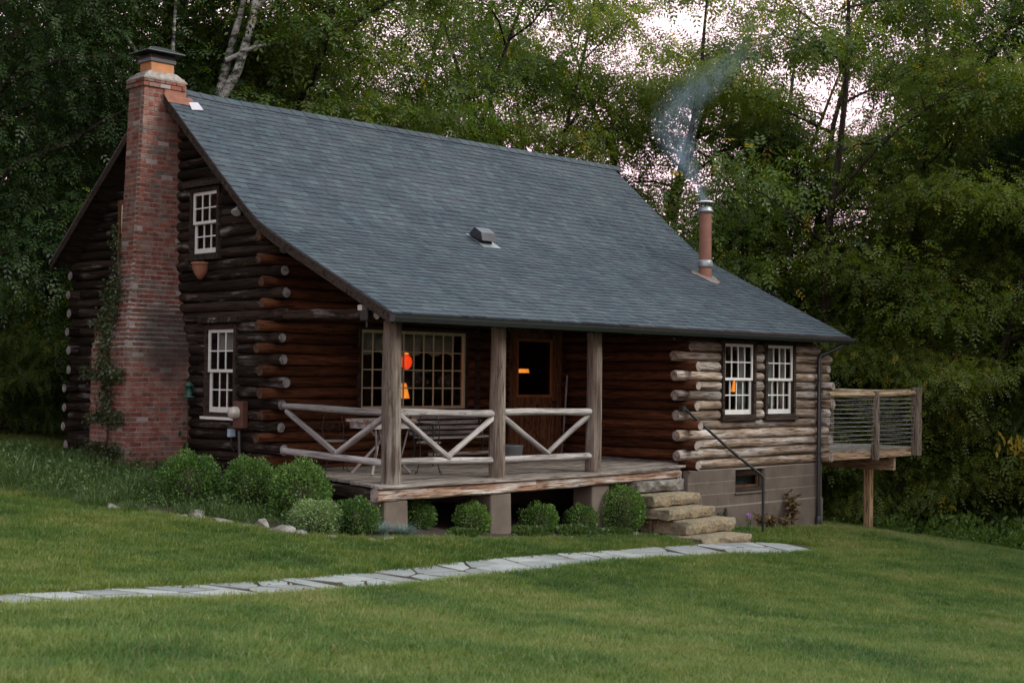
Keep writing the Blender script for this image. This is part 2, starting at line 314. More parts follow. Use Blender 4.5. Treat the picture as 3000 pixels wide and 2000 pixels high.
col = m.mix(m.math('MULTIPLY', m.math('GREATER_THAN', m.math('FRACT', m.math('ADD', r, ir)), .86), .7), col, (.21, .19, .09)); d = m.n('ShaderNodeBsdfDiffuse'); t = m.n('ShaderNodeBsdfTranslucent'); m.l(col, d.inputs[0]); m.l(m.mix(1, col, (1.3, 1.4, .6), 'MULTIPLY'), t.inputs[0]); x = m.n('ShaderNodeMixShader'); x.inputs[0].default_value = .3; m.l(d.outputs[0], x.inputs[1]); m.l(t.outputs[0], x.inputs[2])
g = m.n('ShaderNodeBsdfGlossy'); g.inputs['Roughness'].default_value = .4; y = m.n('ShaderNodeMixShader'); y.inputs[0].default_value = .018; m.l(x.outputs[0], y.inputs[1]); m.l(g.outputs[0], y.inputs[2]); m.l(y.outputs[0], m.out.inputs[0]); M['grass'] = m.mat
m = N('turf_ground'); p = m.pos(); n1 = m.noise(p, .55, 3, .6); n2 = m.noise(p, 14, 4, .6); col = m.ramp(n1, [(.36, (.034, .070, .018)), (.5, (.056, .095, .024)), (.66, (.095, .110, .036))]); M['turf'] = m.fin(m.mix(m.ramp(n2, [(.45, 0.), (.65, .6)]), col, (.04, .03, .018)), .95, m.bump(n2, .6, .03), spec=.1)

# ------------------------------------------------------------------ ground
GP = np.array([(-.18, -.25, -.645), (1.92, -.25, -.83), (10.4, -.1, -1.26), (13.57, .5, -1.66), (-.9, 5.4, -.19), (0, 9.0, .08), (5.5, -1.6, -1.12), (7.7, -.85, -1.17),
 (-7.8, -4.5, -.30), (-5.5, -4, -.50), (-1.6, -2.7, -.83), (3.4, -1.9, -1.06), (7.3, -2, -1.26), (-6.75, -9.1, -.42), (-9.6, -8.4, -.1), (-2.8, -10.4, -.85), (-12.9, -15.1, -.15),
 (15.5, -1.9, -2.05), (-4.1, 3.3, -.12), (20, 5, -2.8), (26, 14, -3.2), (10, 12, -.9), (0, 16, .3), (-8, 8, .35), (-15, 0, .3), (5, -12, -1.7), (15, -10, -2.5), (30, -2, -3.6), (10, 26, .2), (25, 30, -1.6), (-18, 20, 1.0), (-22, -12, .4), (10, -25, -2.4)])
def _tps(P, Z, lam=.004):
    n = len(P); D = np.hypot(*(P[:, None] - P[None]).transpose(2, 0, 1)); K = np.where(D > 0, D ** 2 * np.log(D + 1e-12), 0) + lam * np.eye(n) * 50
    Q = np.c_[np.ones(n), P]; A = np.zeros((n + 3, n + 3)); A[:n, :n] = K; A[:n, n:] = Q; A[n:, :n] = Q.T
    return np.linalg.solve(A, np.r_[Z, 0, 0, 0])
_W = _tps(GP[:, :2], GP[:, 2])
def gz(x, y):
    x = np.asarray(x, float); y = np.asarray(y, float); sh = x.shape; P = np.c_[x.ravel(), y.ravel()]
    D = np.hypot(P[:, None, 0] - GP[None, :, 0], P[:, None, 1] - GP[None, :, 1]); K = np.where(D > 0, D ** 2 * np.log(D + 1e-12), 0)
    z = K @ _W[:-3] + _W[-3] + P @ _W[-2:]
    R = np.hypot(P[:, 0] - 4, P[:, 1] - 4); f = np.clip((R - 24) / 16, 0, 1); f = f * f * (3 - 2 * f)
    z = np.clip(z, -4, 2) * (1 - f) + f * (-.8)
    return z.reshape(sh)
def G(x, y): return float(gz(np.array([x]), np.array([y]))[0])
def place(lat, dep):   # a point `dep` metres into the view direction of the clearing and `lat` to its right, on the ground
    q = CAM[:2] + np.array([.7099, .7043]) * dep + np.array([.7043, -.7099]) * lat
    return float(q[0]), float(q[1])
ax = np.concatenate([np.linspace(-240, -24, 16), np.linspace(-22, 34, 150), np.linspace(36, 260, 16)])
X, Y = np.meshgrid(ax, ax, indexing='ij'); Z = gz(X, Y)
Z += .012 * np.sin(X * 2.1 + 1.3 * np.sin(Y * 1.7)) * np.cos(Y * 2.6 + np.sin(X))
n = len(ax); I = np.arange(n * n).reshape(n, n)
F = np.stack([I[:-1, :-1], I[1:, :-1], I[1:, 1:], I[:-1, 1:]], -1).reshape(-1, 4)
ground = link('ground', np_quads('ground', np.c_[X.ravel(), Y.ravel(), Z.ravel()], F, M['turf'], smooth=True)); tag(ground, 'mown lawn ground sloping down past the cabin', kind='structure')

# ------------------------------------------------------------------ the log cabin
PY, DY, LX, BX = 2.81, 8.79, 10.83, 6.63          # porch depth, back wall, length, porch end
Z0, H = .02, .1705                                  # first course, course height
def zc(k): return Z0 + k * H
def lerp(a, b, t): return a + (b - a) * t
def roofz(x, y):
    t = min(max((x + .363) / (LX + .41 + .363), 0), 1)
    R = 5.73; zr = 6.28 + .07 * max(0, 1 - (x + .36) / 1.6) ** 2; yk = lerp(2.776, 3.208, t); zk = lerp(3.83, 4.09, t); ye = -.39; ze = lerp(2.391, 2.372, t)
    if y > R: return zr - .787 * (y - R)
    a = zr - (zr - zk) / (R - yk) * (R - y); b = ze + (zk - ze) / (yk - ye) * (y - ye)
    return .5 * (a + b + math.sqrt((a - b) ** 2 + .01)) - .02

cabin = thing('log_cabin', 'dark log cabin with blue grey shingle roof, brick chimney and open porch', 'log cabin', (0, 0, -.6))

def log(a, b, r, mats, name='log', parent=None, endcap=True, wob=.012, n=12, prnt=True, flatz=None):
    """one log from a to b, slightly crooked and out of round; local X runs along it"""
    a, b = Vector(a), Vector(b); L = (b - a).length; d = (b - a).normalized(); ns = max(3, int(L / .32) + 1)
    rot = Matrix((d, Vector((0, 0, 1)).cross(d).normalized() if abs(d.z) < .9 else Vector((0, 1, 0)).cross(d).normalized(), (0, 0, 1))).transposed()
    y = rot.col[1].copy(); z = d.cross(y); rot = Matrix((d, y, z)).transposed()
    m = MB(); ph = random.uniform(0, 6.28); el = [random.uniform(-.055, .055) for _ in range(n)]; r0 = r * random.uniform(.95, 1.03); tp = random.uniform(-.05, .05); p2 = [random.uniform(0, 6.28) for _ in range(n)]
    xs = [-L / 2 + .012] + [(-L / 2 + L * i / ns) for i in range(1, ns)] + [L / 2 - .012]
    prof = [(-L / 2, .86)] + [(x, 1) for x in xs] + [(L / 2, .86)]
    vs = []
    for (x, s) in prof:
        cy = wob * math.sin(x * 1.9 + ph); cz = wob * .5 * math.sin(x * 2.7 + ph * 2)
        rr = r0 * s * (1 + tp * x / max(L, .1) * 2) * (1 + .035 * math.sin(x * 4 + ph))
        for k in range(n):
            t = 2 * math.pi * k / n; q = rr * (1 + el[k] + .035 * math.sin(x * 3.1 + p2[k]) + .02 * math.sin(x * 9 + p2[-k]))
            vs.append((x, cy + q * math.cos(t), cz + q * math.sin(t)))
    K = len(prof)
    m.add(vs, [(i * n + k, i * n + (k + 1) % n, (i + 1) * n + (k + 1) % n, (i + 1) * n + k) for i in range(K - 1) for k in range(n)][::1], True)
    m.cur = 1; m.add(vs[:n], [tuple(range(n))[::-1]]); m.add(vs[-n:], [tuple(range(n))])
    m.cur = 0
    o = m.build(name, mats, parent if prnt else None, Matrix.Translation((a + b) / 2) @ rot.to_4x4())
    return o

def log_wall(axis, const, a, b, k0, k1, mats, openings=(), ext=(0, 0), top=None, par=1, r=.0905, endlim=None):
    """courses of logs along axis (0 = x, 1 = y); par = parity of the courses that run on past the corners"""
    for k in range(k0, k1):
        z = zc(k); s, e = a, b
        if k % 2 == par: s -= ext[0]; e += ext[1]
        else: s += .05 if ext[0] else 0; e -= .05 if ext[1] else 0
        if top:
            lim = top(z + r)
            if lim is None: continue
            s, e = max(s, lim[0]), min(e, lim[1])
        segs = [(s, e)]
        for (o0, o1, oz0, oz1) in openings:
            if oz0 - .03 < z < oz1 + .03:
                segs = [q for (u, v) in segs for q in ((u, min(v, o0)), (max(u, o1), v)) if q[1] - q[0] > .06]
        for (u, v) in segs:
            rr = r * random.uniform(.965, 1.0); jl = random.uniform(-.012, .012)
            u2 = u - (random.uniform(-.06, .06) if u == a - ext[0] else 0); v2 = v + (random.uniform(-.06, .06) if v == b + ext[1] else 0)
            if axis == 0: log((u2, const + jl, z), (v2, const + jl, z), rr, mats, parent=cabin)
            else: log((const + jl, u2, z), (const + jl, v2, z), rr, mats, parent=cabin)

DK, PR, LT = [M['log_dark'], M['end_dark']], [M['log_porch'], M['end_porch']], [M['log_light'], M['end_light']]
WU = (4.18, 5.10, 3.38, 4.53); WL = (3.66, 4.58, .80, 2.28); WU2 = (6.48, 7.40, 3.38, 4.53); WL2 = (7.2, 8.12, .80, 2.28)
def gable_top(z):
    if z > 6.0: return None
    R = 5.73; m1 = .83; lo = R - (6.28 - .16 - z) / m1; hi = R + (6.28 - .16 - z) / .787
    if hi - lo < .25: return None
    return (max(lo, -9), min(hi, 99))
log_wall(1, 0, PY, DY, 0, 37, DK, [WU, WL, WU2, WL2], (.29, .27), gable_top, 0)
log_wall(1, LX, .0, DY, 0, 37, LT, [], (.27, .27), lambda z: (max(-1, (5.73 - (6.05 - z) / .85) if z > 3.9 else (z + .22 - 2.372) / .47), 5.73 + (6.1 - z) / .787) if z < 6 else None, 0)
WP = (1.64, 4.03, .93, 2.28); DR = (5.08, 6.42, -.2, 2.38)
log_wall(0, PY, 0, BX, 0, 22, PR, [WP, DR], (.27, 0), None, 1)
log_wall(0, PY, BX, LX - .3, 13, 21, PR, [], (0, 0), None, 1)
log_wall(0, DY, 0, LX, 0, 20, DK, [], (.27, .27), None, 1)
log_wall(1, BX, 0, PY, 0, 17, [M['log_porch'], M['end_light']], [], (.29, 0), lambda z: (max(-1, (z + .16 - 2.375) / .47), PY) if z < 3.1 else None, 0)
WA = (7.56, 8.62, .80, 2.22); WB = (8.88, 9.90, .80, 2.22)
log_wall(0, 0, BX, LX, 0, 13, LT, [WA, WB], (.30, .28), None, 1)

# inner walls and floor so that the rooms are closed and dark
def panel(axis, const, a, b, z0, z1, openings, name='inner_wall'):
    us = sorted({a, b, *[min(max(o[0], a), b) for o in openings], *[min(max(o[1], a), b) for o in openings]}); vz = sorted({z0, z1, *[min(max(o[2], z0), z1) for o in openings], *[min(max(o[3], z0), z1) for o in openings]})
    m = MB()
    for u0, u1 in zip(us, us[1:]):
        for v0, v1 in zip(vz, vz[1:]):
            if any(o[0] - 1e-6 <= (u0 + u1) / 2 <= o[1] and o[2] <= (v0 + v1) / 2 <= o[3] for o in openings): continue
            if axis == 0: m.box(u0, u1, const - .03, const + .03, v0, v1)
            else: m.box(const - .03, const + .03, u0, u1, v0, v1)
    return m.build(name, M['inner'], cabin)
panel(1, .07, PY + .08, DY - .08, -.3, 3.38, [WL, WL2]); panel(1, .07, 3.2, 8.2, 3.38, 3.75, [WU, WU2]); panel(1, .07, 4.1, 7.54, 3.75, 4.53, [WU, WU2]); panel(1, .07, 4.2, 7.2, 4.53, 4.7, []); panel(1, .07, 5.0, 6.5, 4.7, 5.3, [])
panel(0, PY + .07, .12, BX, -.3, 3.7, [WP, DR]); panel(1, BX + .07, .1, PY, -.1, 2.3, [])
panel(0, .07, BX + .1, LX - .1, -.1, 2.2, [WA, WB]); panel(1, LX - .07, .1, PY, -.1, 2.3, []); panel(1, LX - .07, PY, DY - .1, -.1, 3.2, []); panel(0, DY - .07, .1, LX - .1, -.3, 3.5, [])
m = MB(); m.box(.11, LX - .11, PY + .11, DY - .11, -.12, -.04); m.box(BX + .11, LX - .11, .11, PY + .105, -.12, -.04); m.build('inner_floor', M['inner'], cabin)
m = MB(); m.box(BX + .11, LX - .11, .11, PY + .1, 2.22, 2.26); m.box(.11, LX - .11, PY + .11, DY - .11, 2.62, 2.70); m.build('inner_ceiling', M['inner'], cabin)
m = MB(); m.box(1.2, 1.26, 4.6, 6.8, 2.71, 4.6); m.build('inner_wall', M['inner'], cabin)

# ------------------------------------------------------------------ windows
def fr(axis, const, sgn):
    """frame of a wall: u along it, v up, n outwards"""
    def f(u, v, n): return (u, const + sgn * n, v) if axis == 0 else (const + sgn * n, u, v)
    return f
def fbox(m, f, u0, u1, v0, v1, n0, n1):
    a, b = f(u0, v0, n0), f(u1, v1, n1)
    return m.box(min(a[0], b[0]), max(a[0], b[0]), min(a[1], b[1]), max(a[1], b[1]), min(a[2], b[2]), max(a[2], b[2]))
def ring(m, f, u0, u1, v0, v1, t, n0, n1, tb=None, tt=None):
    tb = tb or t; tt = tt or t
    fbox(m, f, u0, u0 + t, v0, v1, n0, n1); fbox(m, f, u1 - t, u1, v0, v1, n0, n1); fbox(m, f, u0 + t, u1 - t, v0, v0 + tb, n0, n1); fbox(m, f, u0 + t, u1 - t, v1 - tt, v1, n0, n1)
def panes(f, win, u0, u1, v0, v1, cols, rows, mb, mw, n0, matw):
    cw = (u1 - u0) / cols; rh = (v1 - v0) / rows
    for i in range(1, cols):
        m = MB(); fbox(m, f, u0 + i * cw - mw / 2, u0 + i * cw + mw / 2, v0, v1, n0 - .012, n0 + .012); m.build('muntin', matw, win)
    for j in range(1, rows):
        m = MB(); fbox(m, f, u0, u1, v0 + j * rh - mw / 2, v0 + j * rh + mw / 2, n0 - .0105, n0 + .0105); m.build('muntin', matw, win)
    for i in range(cols):
        for j in range(rows):
            m = MB(); fbox(m, f, u0 + i * cw + .004, u0 + (i + 1) * cw - .004, v0 + j * rh + .004, v0 + (j + 1) * rh - .004, n0 - .002, n0 + .002); m.build('pane', M['glass'], win)
def dh_window(axis, const, sgn, u0, u1, z0, z1, cols, rows, label=None, casing=M['trim'], curtains=()):
    """double hung window with divided sashes in a dark casing"""
    f = fr(axis, const, sgn); win = empty('window', cabin)
    if label: win['label'] = label
    m = MB(); ring(m, f, u0 - .02, u1 + .02, z0 - .04, z1 + .04, .065, -.10, .10); m.build('casing', casing, win)
    m = MB(); fbox(m, f, u0 - .06, u1 + .06, z0 - .085, z0 - .042, -.02, .14); m.build('sill', M['white'] if axis == 1 and z0 < 1 else M['trim'], win)
    a, b = u0 + .048, u1 - .048; c, d = z0 + .028, z1 - .028; mid = (c + d) / 2
    m = MB(); ring(m, f, a, b, mid - .02, d, .045, .035, .068, .045, .05); m.build('upper_sash', M['white'], win)
    panes(f, win, a + .045, b - .045, mid + .025, d - .05, cols, rows, None, .021, .05, M['white'])
    m = MB(); ring(m, f, a, b, c, mid + .018, .05, -.005, .030, .085, .045); m.build('lower_sash', M['white'], win)
    panes(f, win, a + .05, b - .05, c + .085, mid - .027, cols, rows, None, .021, .012, M['white'])
    for (p0, p1, q0, q1, nm) in curtains:
        V = []; K = 22
        for j in range(7):
            for i in range(K + 1):
                t = i / K; u = lerp(a, b, lerp(p0, p1, t)); v = lerp(c, d, lerp(q0, q1, j / 6))
                V.append(f(u, v, -.12 - .03 * math.sin(t * 17 + j * .3) - .02 * math.sin(t * 41)))
        Fq = [(j * (K + 1) + i, j * (K + 1) + i + 1, (j + 1) * (K + 1) + i + 1, (j + 1) * (K + 1) + i) for j in range(6) for i in range(K)]
        m = MB(); m.add(V, Fq, True); o = m.build(nm, M['curtain'], win); sm = o.modifiers.new('thick', 'SOLIDIFY'); sm.thickness = .004
    return win
dh_window(1, 0, -1, 4.235, 5.045, 3.43, 4.49, 3, 2, 'upstairs window with white sashes beside the chimney')
dh_window(1, 0, -1, 3.70, 4.54, .86, 2.24, 3, 2, 'ground floor gable window with a white half curtain', curtains=[(.05, .95, .74, .97, 'curtain'), (.0, .28, .05, .72, 'curtain')])
dh_window(1, 0, -1, 6.54, 7.34, 3.43, 4.49, 3, 2, 'upstairs window mostly hidden behind the chimney', casing=M['doorwood']); dh_window(1, 0, -1, 7.24, 8.08, .86, 2.24, 3, 2, 'lower window mostly hidden behind the chimney', casing=M['doorwood'])
m = MB(); m.box(-.16, -.02, 4.08, 5.18, 4.545, 4.63); m.build('window_head', M['trim'], cabin); m = MB(); m.box(-.17, -.02, 3.56, 4.68, 2.32, 2.40); m.build('window_head', M['log_dark'], cabin)
dh_window(0, 0, -1, 7.60, 8.58, .85, 2.17, 4, 2, 'front room window nearer the steps, lamp behind it', curtains=[(.80, .98, .03, .97, 'curtain')])
dh_window(0, 0, -1, 8.92, 9.86, .85, 2.17, 4, 2, 'front room window nearer the downspout, pale curtains', curtains=[(.36, .55, .03, .97, 'curtain'), (.88, .99, .03, .97, 'curtain')])
# picture window on the porch, ten by four panes
f = fr(0, PY, -1); win = empty('window', cabin); win['label'] = 'wide cream picture window of many small panes'
m = MB(); ring(m, f, 1.62, 4.05, .90, 2.30, .05, -.1, .09); m.build('casing', M['trim'], win)
m = MB(); ring(m, f, 1.672, 3.998, .952, 2.248, .05, .0, .06); m.build('sash', M['cream'], win)
panes(f, win, 1.722, 3.948, 1.002, 2.198, 10, 4, None, .02, .03, M['cream'])
m = MB(); fbox(m, f, 1.6, 4.07, .84, .898, -.02, .16); m.build('sill', M['trim'], win)
for (u0, u1) in ((1.75, 2.75), (2.75, 3.9)):
    V = []; K = 40
    for j in range(6):
        for i in range(K + 1):
            t = i / K; u = lerp(u0, u1, t); dr = .26 + .10 * abs(math.sin(t * 3.14 * 2.5)); v = 2.2 - dr * j / 5
            V.append(f(u, v, -.14 - .03 * math.sin(t * 30 + j * .5)))
    m = MB(); m.add(V, [(j * (K + 1) + i, j * (K + 1) + i + 1, (j + 1) * (K + 1) + i + 1, (j + 1) * (K + 1) + i) for j in range(5) for i in range(K)], True)
    o = m.build('curtain', M['curtain'], win); sm = o.modifiers.new('thick', 'SOLIDIFY'); sm.thickness = .004

# ------------------------------------------------------------------ porch door
door = empty('door', cabin); f = fr(0, PY, -1)
m = MB(); ring(m, f, 5.06, 6.44, .02, 2.40, .10, -.10, .08, .03); m.build('door_frame', M['doorwood'], door)
m = MB(); fbox(m, f, 5.162, 6.338, .052, .16, -.02, .03); fbox(m, f, 5.162, 6.338, 2.18, 2.298, -.02, .03); fbox(m, f, 5.162, 5.30, .16, 2.18, -.02, .03); fbox(m, f, 6.20, 6.338, .16, 2.18, -.02, .03); fbox(m, f, 5.30, 6.20, 1.02, 1.16, -.02, .03); fbox(m, f, 5.30, 6.20, .16, 1.02, -.012, .012); m.build('door_leaf', M['doorwood'], door)
m = MB(); ring(m, f, 5.28, 6.22, 1.14, 2.20, .05, .032, .05); m.build('glazing_bead', M['orangewood'], door)
m = MB(); fbox(m, f, 5.30, 6.20, 1.165, 2.175, -.003, .003); m.build('pane', M['glass'], door)
for (a, b) in (((5.32, .18), (6.18, 1.0)), ((5.32, 1.0), (6.18, .18))):
    m = MB(); m.bar(f(a[0], a[1], .022), f(b[0], b[1], .022 + (.004 if a[1] > .5 else 0)), .07, .02, (0, -1, 0)); m.build('cross_batten', M['doorwood'], door)
m = MB(); m.lathe((0, 0, 0), [(.0, 0), (.03, .005), (.012, .02), (.012, .05), (.032, .06), (.034, .08), (0, .095)], 14); m.build('handle', M['iron'], door, Matrix.Translation(f(6.27, 1.05, .03)) @ Matrix.Rotation(math.radians(90), 4, 'X'))
m = MB(); m.box(4.20, 4.30, PY - .12, PY - .085, .95, 2.35); m.build('vertical_trim', M['trim'], cabin)

# ------------------------------------------------------------------ porch floor, posts, rails, piers
floor = empty('porch_floor', cabin); y = -.34; k = 0
while y < PY - .12:
    w_ = .138; x0 = -.44 + (y + .34) * .22 + random.uniform(-.05, .05); x1 = 6.22 if y < .02 else 6.54
    L = x1 - x0; dz = .015 * math.sin(k * 2.3); m = MB(); zt = -.002
    sg = 6; vs = []
    for i in range(sg + 1):
        xx = -L / 2 + L * i / sg; wx = x0 + L * i / sg; zz = .05 * max(0, (wx - 4.4) / 1.8) ** 1.5 + .0 + (.05 * (y + .3) / 3)
        for (yy, z_) in ((0, zz - .034), (w_ - .008, zz - .034), (w_ - .008, zz), (0, zz)): vs.append((xx, yy - w_ / 2, z_))
    fs = [(i * 4 + j, (i + 1) * 4 + j, (i + 1) * 4 + (j + 1) % 4, i * 4 + (j + 1) % 4) for i in range(sg) for j in range(4)] + [(3, 2, 1, 0), tuple(sg * 4 + j for j in range(4))]
    m.add(vs, [q[::-1] for q in fs]); m.build('deck_board', M['board'], floor, Matrix.Translation(((x0 + x1) / 2, y + w_ / 2, zt + random.uniform(-.002, .002)))); y += w_; k += 1
def beamlog(a, b, w_, h_, mat, name, parent):   # sawn squared log, slightly worn
    a, b = Vector(a), Vector(b); L = (b - a).length; d = (b - a).normalized(); yv = Vector((0, 0, 1)).cross(d).normalized(); zv = d.cross(yv); m = MB(); ns = 14; vs = []
    ph = random.uniform(0, 6)
    for i in range(ns + 1):
        x = -L / 2 + L * i / ns; j = .006 * math.sin(i * 1.3 + ph); e = .25
        for (p, q) in ((-1, -1 + e), (-1 + e, -1), (1 - e, -1), (1, -1 + e), (1, 1 - e), (1 - e, 1), (-1 + e, 1), (-1, 1 - e)): vs.append((x, p * w_ / 2 + j, q * h_ / 2 + j * .7))
    m.add(vs, [(i * 8 + k, i * 8 + (k + 1) % 8, (i + 1) * 8 + (k + 1) % 8, (i + 1) * 8 + k) for i in range(ns) for k in range(8)]); m.cur = 1; m.add(vs[:8], [tuple(range(8))[::-1]]); m.add(vs[-8:], [tuple(range(8))])
    return m.build(name, [mat, M['end_light']], parent, Matrix.Translation((a + b) / 2) @ Matrix((d, yv, zv)).transposed().to_4x4())
beamlog((-.47, -.21, -.125), (2.62, -.21, -.127), .17, .165, M['beam_peel'], 'rim_beam', cabin); beamlog((2.63, -.21, -.127), (6.13, -.21, -.072), .17, .165, M['beam_peel'], 'rim_beam', cabin)
beamlog((-.27, -.10, -.14), (-.16, PY, -.10), .12, .16, M['log_dark'], 'side_beam', cabin); beamlog((6.36, -.10, -.14), (6.36, PY, -.10), .12, .16, M['log_dark'], 'side_beam', cabin)
for i in range(9):
    x = .45 + i * .72; m = MB(); m.box(x - .025, x + .025, -.1, PY - .1, -.21, -.045); m.build('floor_joist', M['log_dark'], cabin)
def post(x, y, r, z0, z1, name='porch_post'):
    ns = 14; pts = []; rad = []; ph = random.uniform(0, 6)
    for i in range(ns + 1):
        t = i / ns; pts.append((x + .008 * math.sin(t * 4 + ph), y + .008 * math.cos(t * 3 + ph), lerp(z0, z1, t))); rad.append(r * (1 - .10 * t) * (1 + .018 * math.sin(t * 9 + ph)))
    m = MB(); m.tube([(p[0] - x, p[1] - y, p[2] - z0) for p in pts], rad, 18, jit=.012); return m.build(name, M['post'], cabin, Matrix.Translation((x, y, z0)))
post(0, 0, .143, .0, 2.26); post(2.08, 0, .128, .0, 2.27); post(4.25, 0, .132, .01, 2.27)
RL = [M['rail'], M['end_rail']]
def rl(a, b, r, nm): return log(a, b, r, RL, nm, cabin, wob=.012, n=12)
rl((0, PY - .30, 1.02), (0, .12, .985), .052, 'rail'); rl((-.01, PY - .30, .345), (0, .10, .275), .052, 'rail')
rl((0, PY - .38, .96), (0, 1.28, .37), .043, 'brace'); rl((0, 1.22, .36), (0, .15, .93), .046, 'brace')
rl((.11, 0, .985), (1.99, 0, .955), .057, 'rail'); rl((.10, 0, .30), (1.98, 0, .265), .052, 'rail')
rl((.13, -.005, .95), (1.10, -.005, .315), .045, 'brace'); rl((1.05, .008, .315), (1.99, .008, .90), .045, 'brace')
rl((2.17, 0, .975), (4.16, 0, .965), .055, 'rail'); rl((2.17, 0, .265), (4.16, 0, .255), .052, 'rail')
rl((2.18, -.005, .91), (3.20, -.005, .31), .045, 'brace'); rl((3.16, .008, .31), (4.14, .008, .90), .045, 'brace')
rl((-.30, 0, 2.345), (6.6, 0, 2.30), .085, 'porch_plate').data.materials[0] = M['log_dark']
beamlog((0, PY + .1, 2.42), (0, -.22, 2.36), .13, .14, M['log_dark'], 'tie_beam', cabin)
for i in range(11):
    x = .25 + i * .62; a = (x, -.26, roofz(x, -.26) - .175); b = (x, PY - .1, roofz(x, PY - .1) - .21); m = MB(); m.tube([a, b], .05, 8); m.build('rafter', M['log_dark'], cabin)
def pier(x0, x1, y0, y1, zt):
    zb = G((x0 + x1) / 2, y0) - .3; m = MB(); e = .015
    m.hexa([(x0 - e, y0 - e, zb), (x1 + e, y0 - e, zb), (x1 + e, y1, zb), (x0 - e, y1, zb), (x0, y0, zt), (x1, y0, zt), (x1, y1, zt), (x0, y1, zt)]); return m.build('pier', M['block'], cabin, bevel=.03)
pier(-.33, .10, -.26, .16, -.208); pier(1.70, 2.13, -.26, .16, -.21); pier(3.98, 4.40, -.22, .2, -.19)
# foundation under the front room: painted blocks in courses over a rendered footing
CW = (8.0, 8.93, -.52, -.11)
def face_blocks(f, a, b, openings):
    ph = .215
    for j in range(3):
        zt = -.082 - j * ph; zb = zt - ph; u = a - (.2 if j % 2 else 0)
        while u < b:
            s, e = max(u, a), min(u + .4, b); segs = [(s, e)]
            for o in openings:
                if o[2] < (zt + zb) / 2 < o[3]: segs = [q for (p, q_) in segs for q in ((p, min(q_, o[0])), (max(p, o[1]), q_)) if q[1] - q[0] > .03]
            for (p, q) in segs:
                m = MB(); n1 = .098 + random.uniform(-.0015, .0015); fbox(m, f, p + .005, q - .005, zb + .006, zt - .006, .0, n1); m.build('block', M['block'], foundation, bevel=.004)
            u += .4
foundation = empty('foundation', cabin)
f = fr(0, .02, -1); m = MB(); 
for (u0, u1, v0, v1) in ((6.62, 8.0, -.75, -.08), (8.93, 10.80, -.75, -.08), (8.0, 8.93, -.75, -.52), (8.0, 8.93, -.11, -.08)): fbox(m, f, u0, u1, v0, v1, -.12, .094)
m.build('joint', M['joint'], foundation); face_blocks(f, 6.62, 10.80, [CW])
m = MB(); fbox(m, f, 6.60, 10.83, -2.2, -.75, -.12, .115); m.box(10.6, 10.82, .03, DY, -2.2, -.08); m.box(6.62, 6.8, .03, PY, -2.2, -.08); m.box(0.02, LX - .3, PY - .05, PY + .1, -2.2, -.1); m.box(-.04, .1, PY, DY, -1, -.07); m.build('footing', M['block'], foundation)
win = empty('window', cabin); win['label'] = 'small dark cellar window in the painted block foundation'
m = MB(); ring(m, f, 8.02, 8.91, -.50, -.13, .07, -.06, .03); m.build('frame', M['trim'], win); m = MB(); ring(m, f, 8.09, 8.84, -.43, -.20, .03, -.05, .0); m.build('sash', M['doorwood'], win); m = MB(); fbox(m, f, 8.125, 8.805, -.40, -.23, -.035, -.03); m.build('pane', M['glass'], win); m = MB(); fbox(m, f, 8.0, 8.93, -.55, -.10, -.25, -.2); m.build('backing', plain('cellar_pane_tint', (.13, .16, .16), .7), win)  # grey-blue sheet added behind the glass to give the pane its tone
m = MB(); fbox(m, f, 7.98, 8.95, -.545, -.522, -.02, .13); m.build('sill', M['block'], win)

# ------------------------------------------------------------------ roof
roof = empty('roof', cabin); XL, XR = -.363, LX + .41
ys = [-.40 + i * (5.73 + .40) / 40 for i in range(41)]
def slab(yl, xs, th, off, name, mat):
    vs = []; nx = len(xs)
    for x in xs:
        for y in yl: vs.append((x, y, roofz(x, y) - off)); vs.append((x, y, roofz(x, y) - off - th))
    ny = len(yl); fs = []
    idx = lambda i, j, b: (i * ny + j) * 2 + b
    for i in range(nx - 1):
        for j in range(ny - 1): fs += [(idx(i, j, 0), idx(i + 1, j, 0), idx(i + 1, j + 1, 0), idx(i, j + 1, 0)), (idx(i, j, 1), idx(i, j + 1, 1), idx(i + 1, j + 1, 1), idx(i + 1, j, 1))]
    for j in range(ny - 1): fs += [(idx(0, j, 0), idx(0, j + 1, 0), idx(0, j + 1, 1), idx(0, j, 1)), (idx(nx - 1, j, 0), idx(nx - 1, j, 1), idx(nx - 1, j + 1, 1), idx(nx - 1, j + 1, 0))]
    for i in range(nx - 1): fs += [(idx(i, 0, 0), idx(i, 0, 1), idx(i + 1, 0, 1), idx(i + 1, 0, 0)), (idx(i, ny - 1, 0), idx(i + 1, ny - 1, 0), idx(i + 1, ny - 1, 1), idx(i, ny - 1, 1))]
    m = MB(); m.add(vs, fs); return m.build(name, mat, roof)
xs = [XL + .03 + i * (XR - XL - .06) / 16 for i in range(17)]
slab(ys, xs, .09, .012, 'roof_deck', M['trim']); yb = [5.731 + i * (9.30 - 5.731) / 6 for i in range(7)]; slab(yb, xs, .09, .012, 'roof_deck', M['trim'])
slab([5.72] + yb[1:], [XL] + xs[1:-1] + [XR], .008, .0, 'back_slope_shingles', M['shingle'])['kind'] = 'stuff'
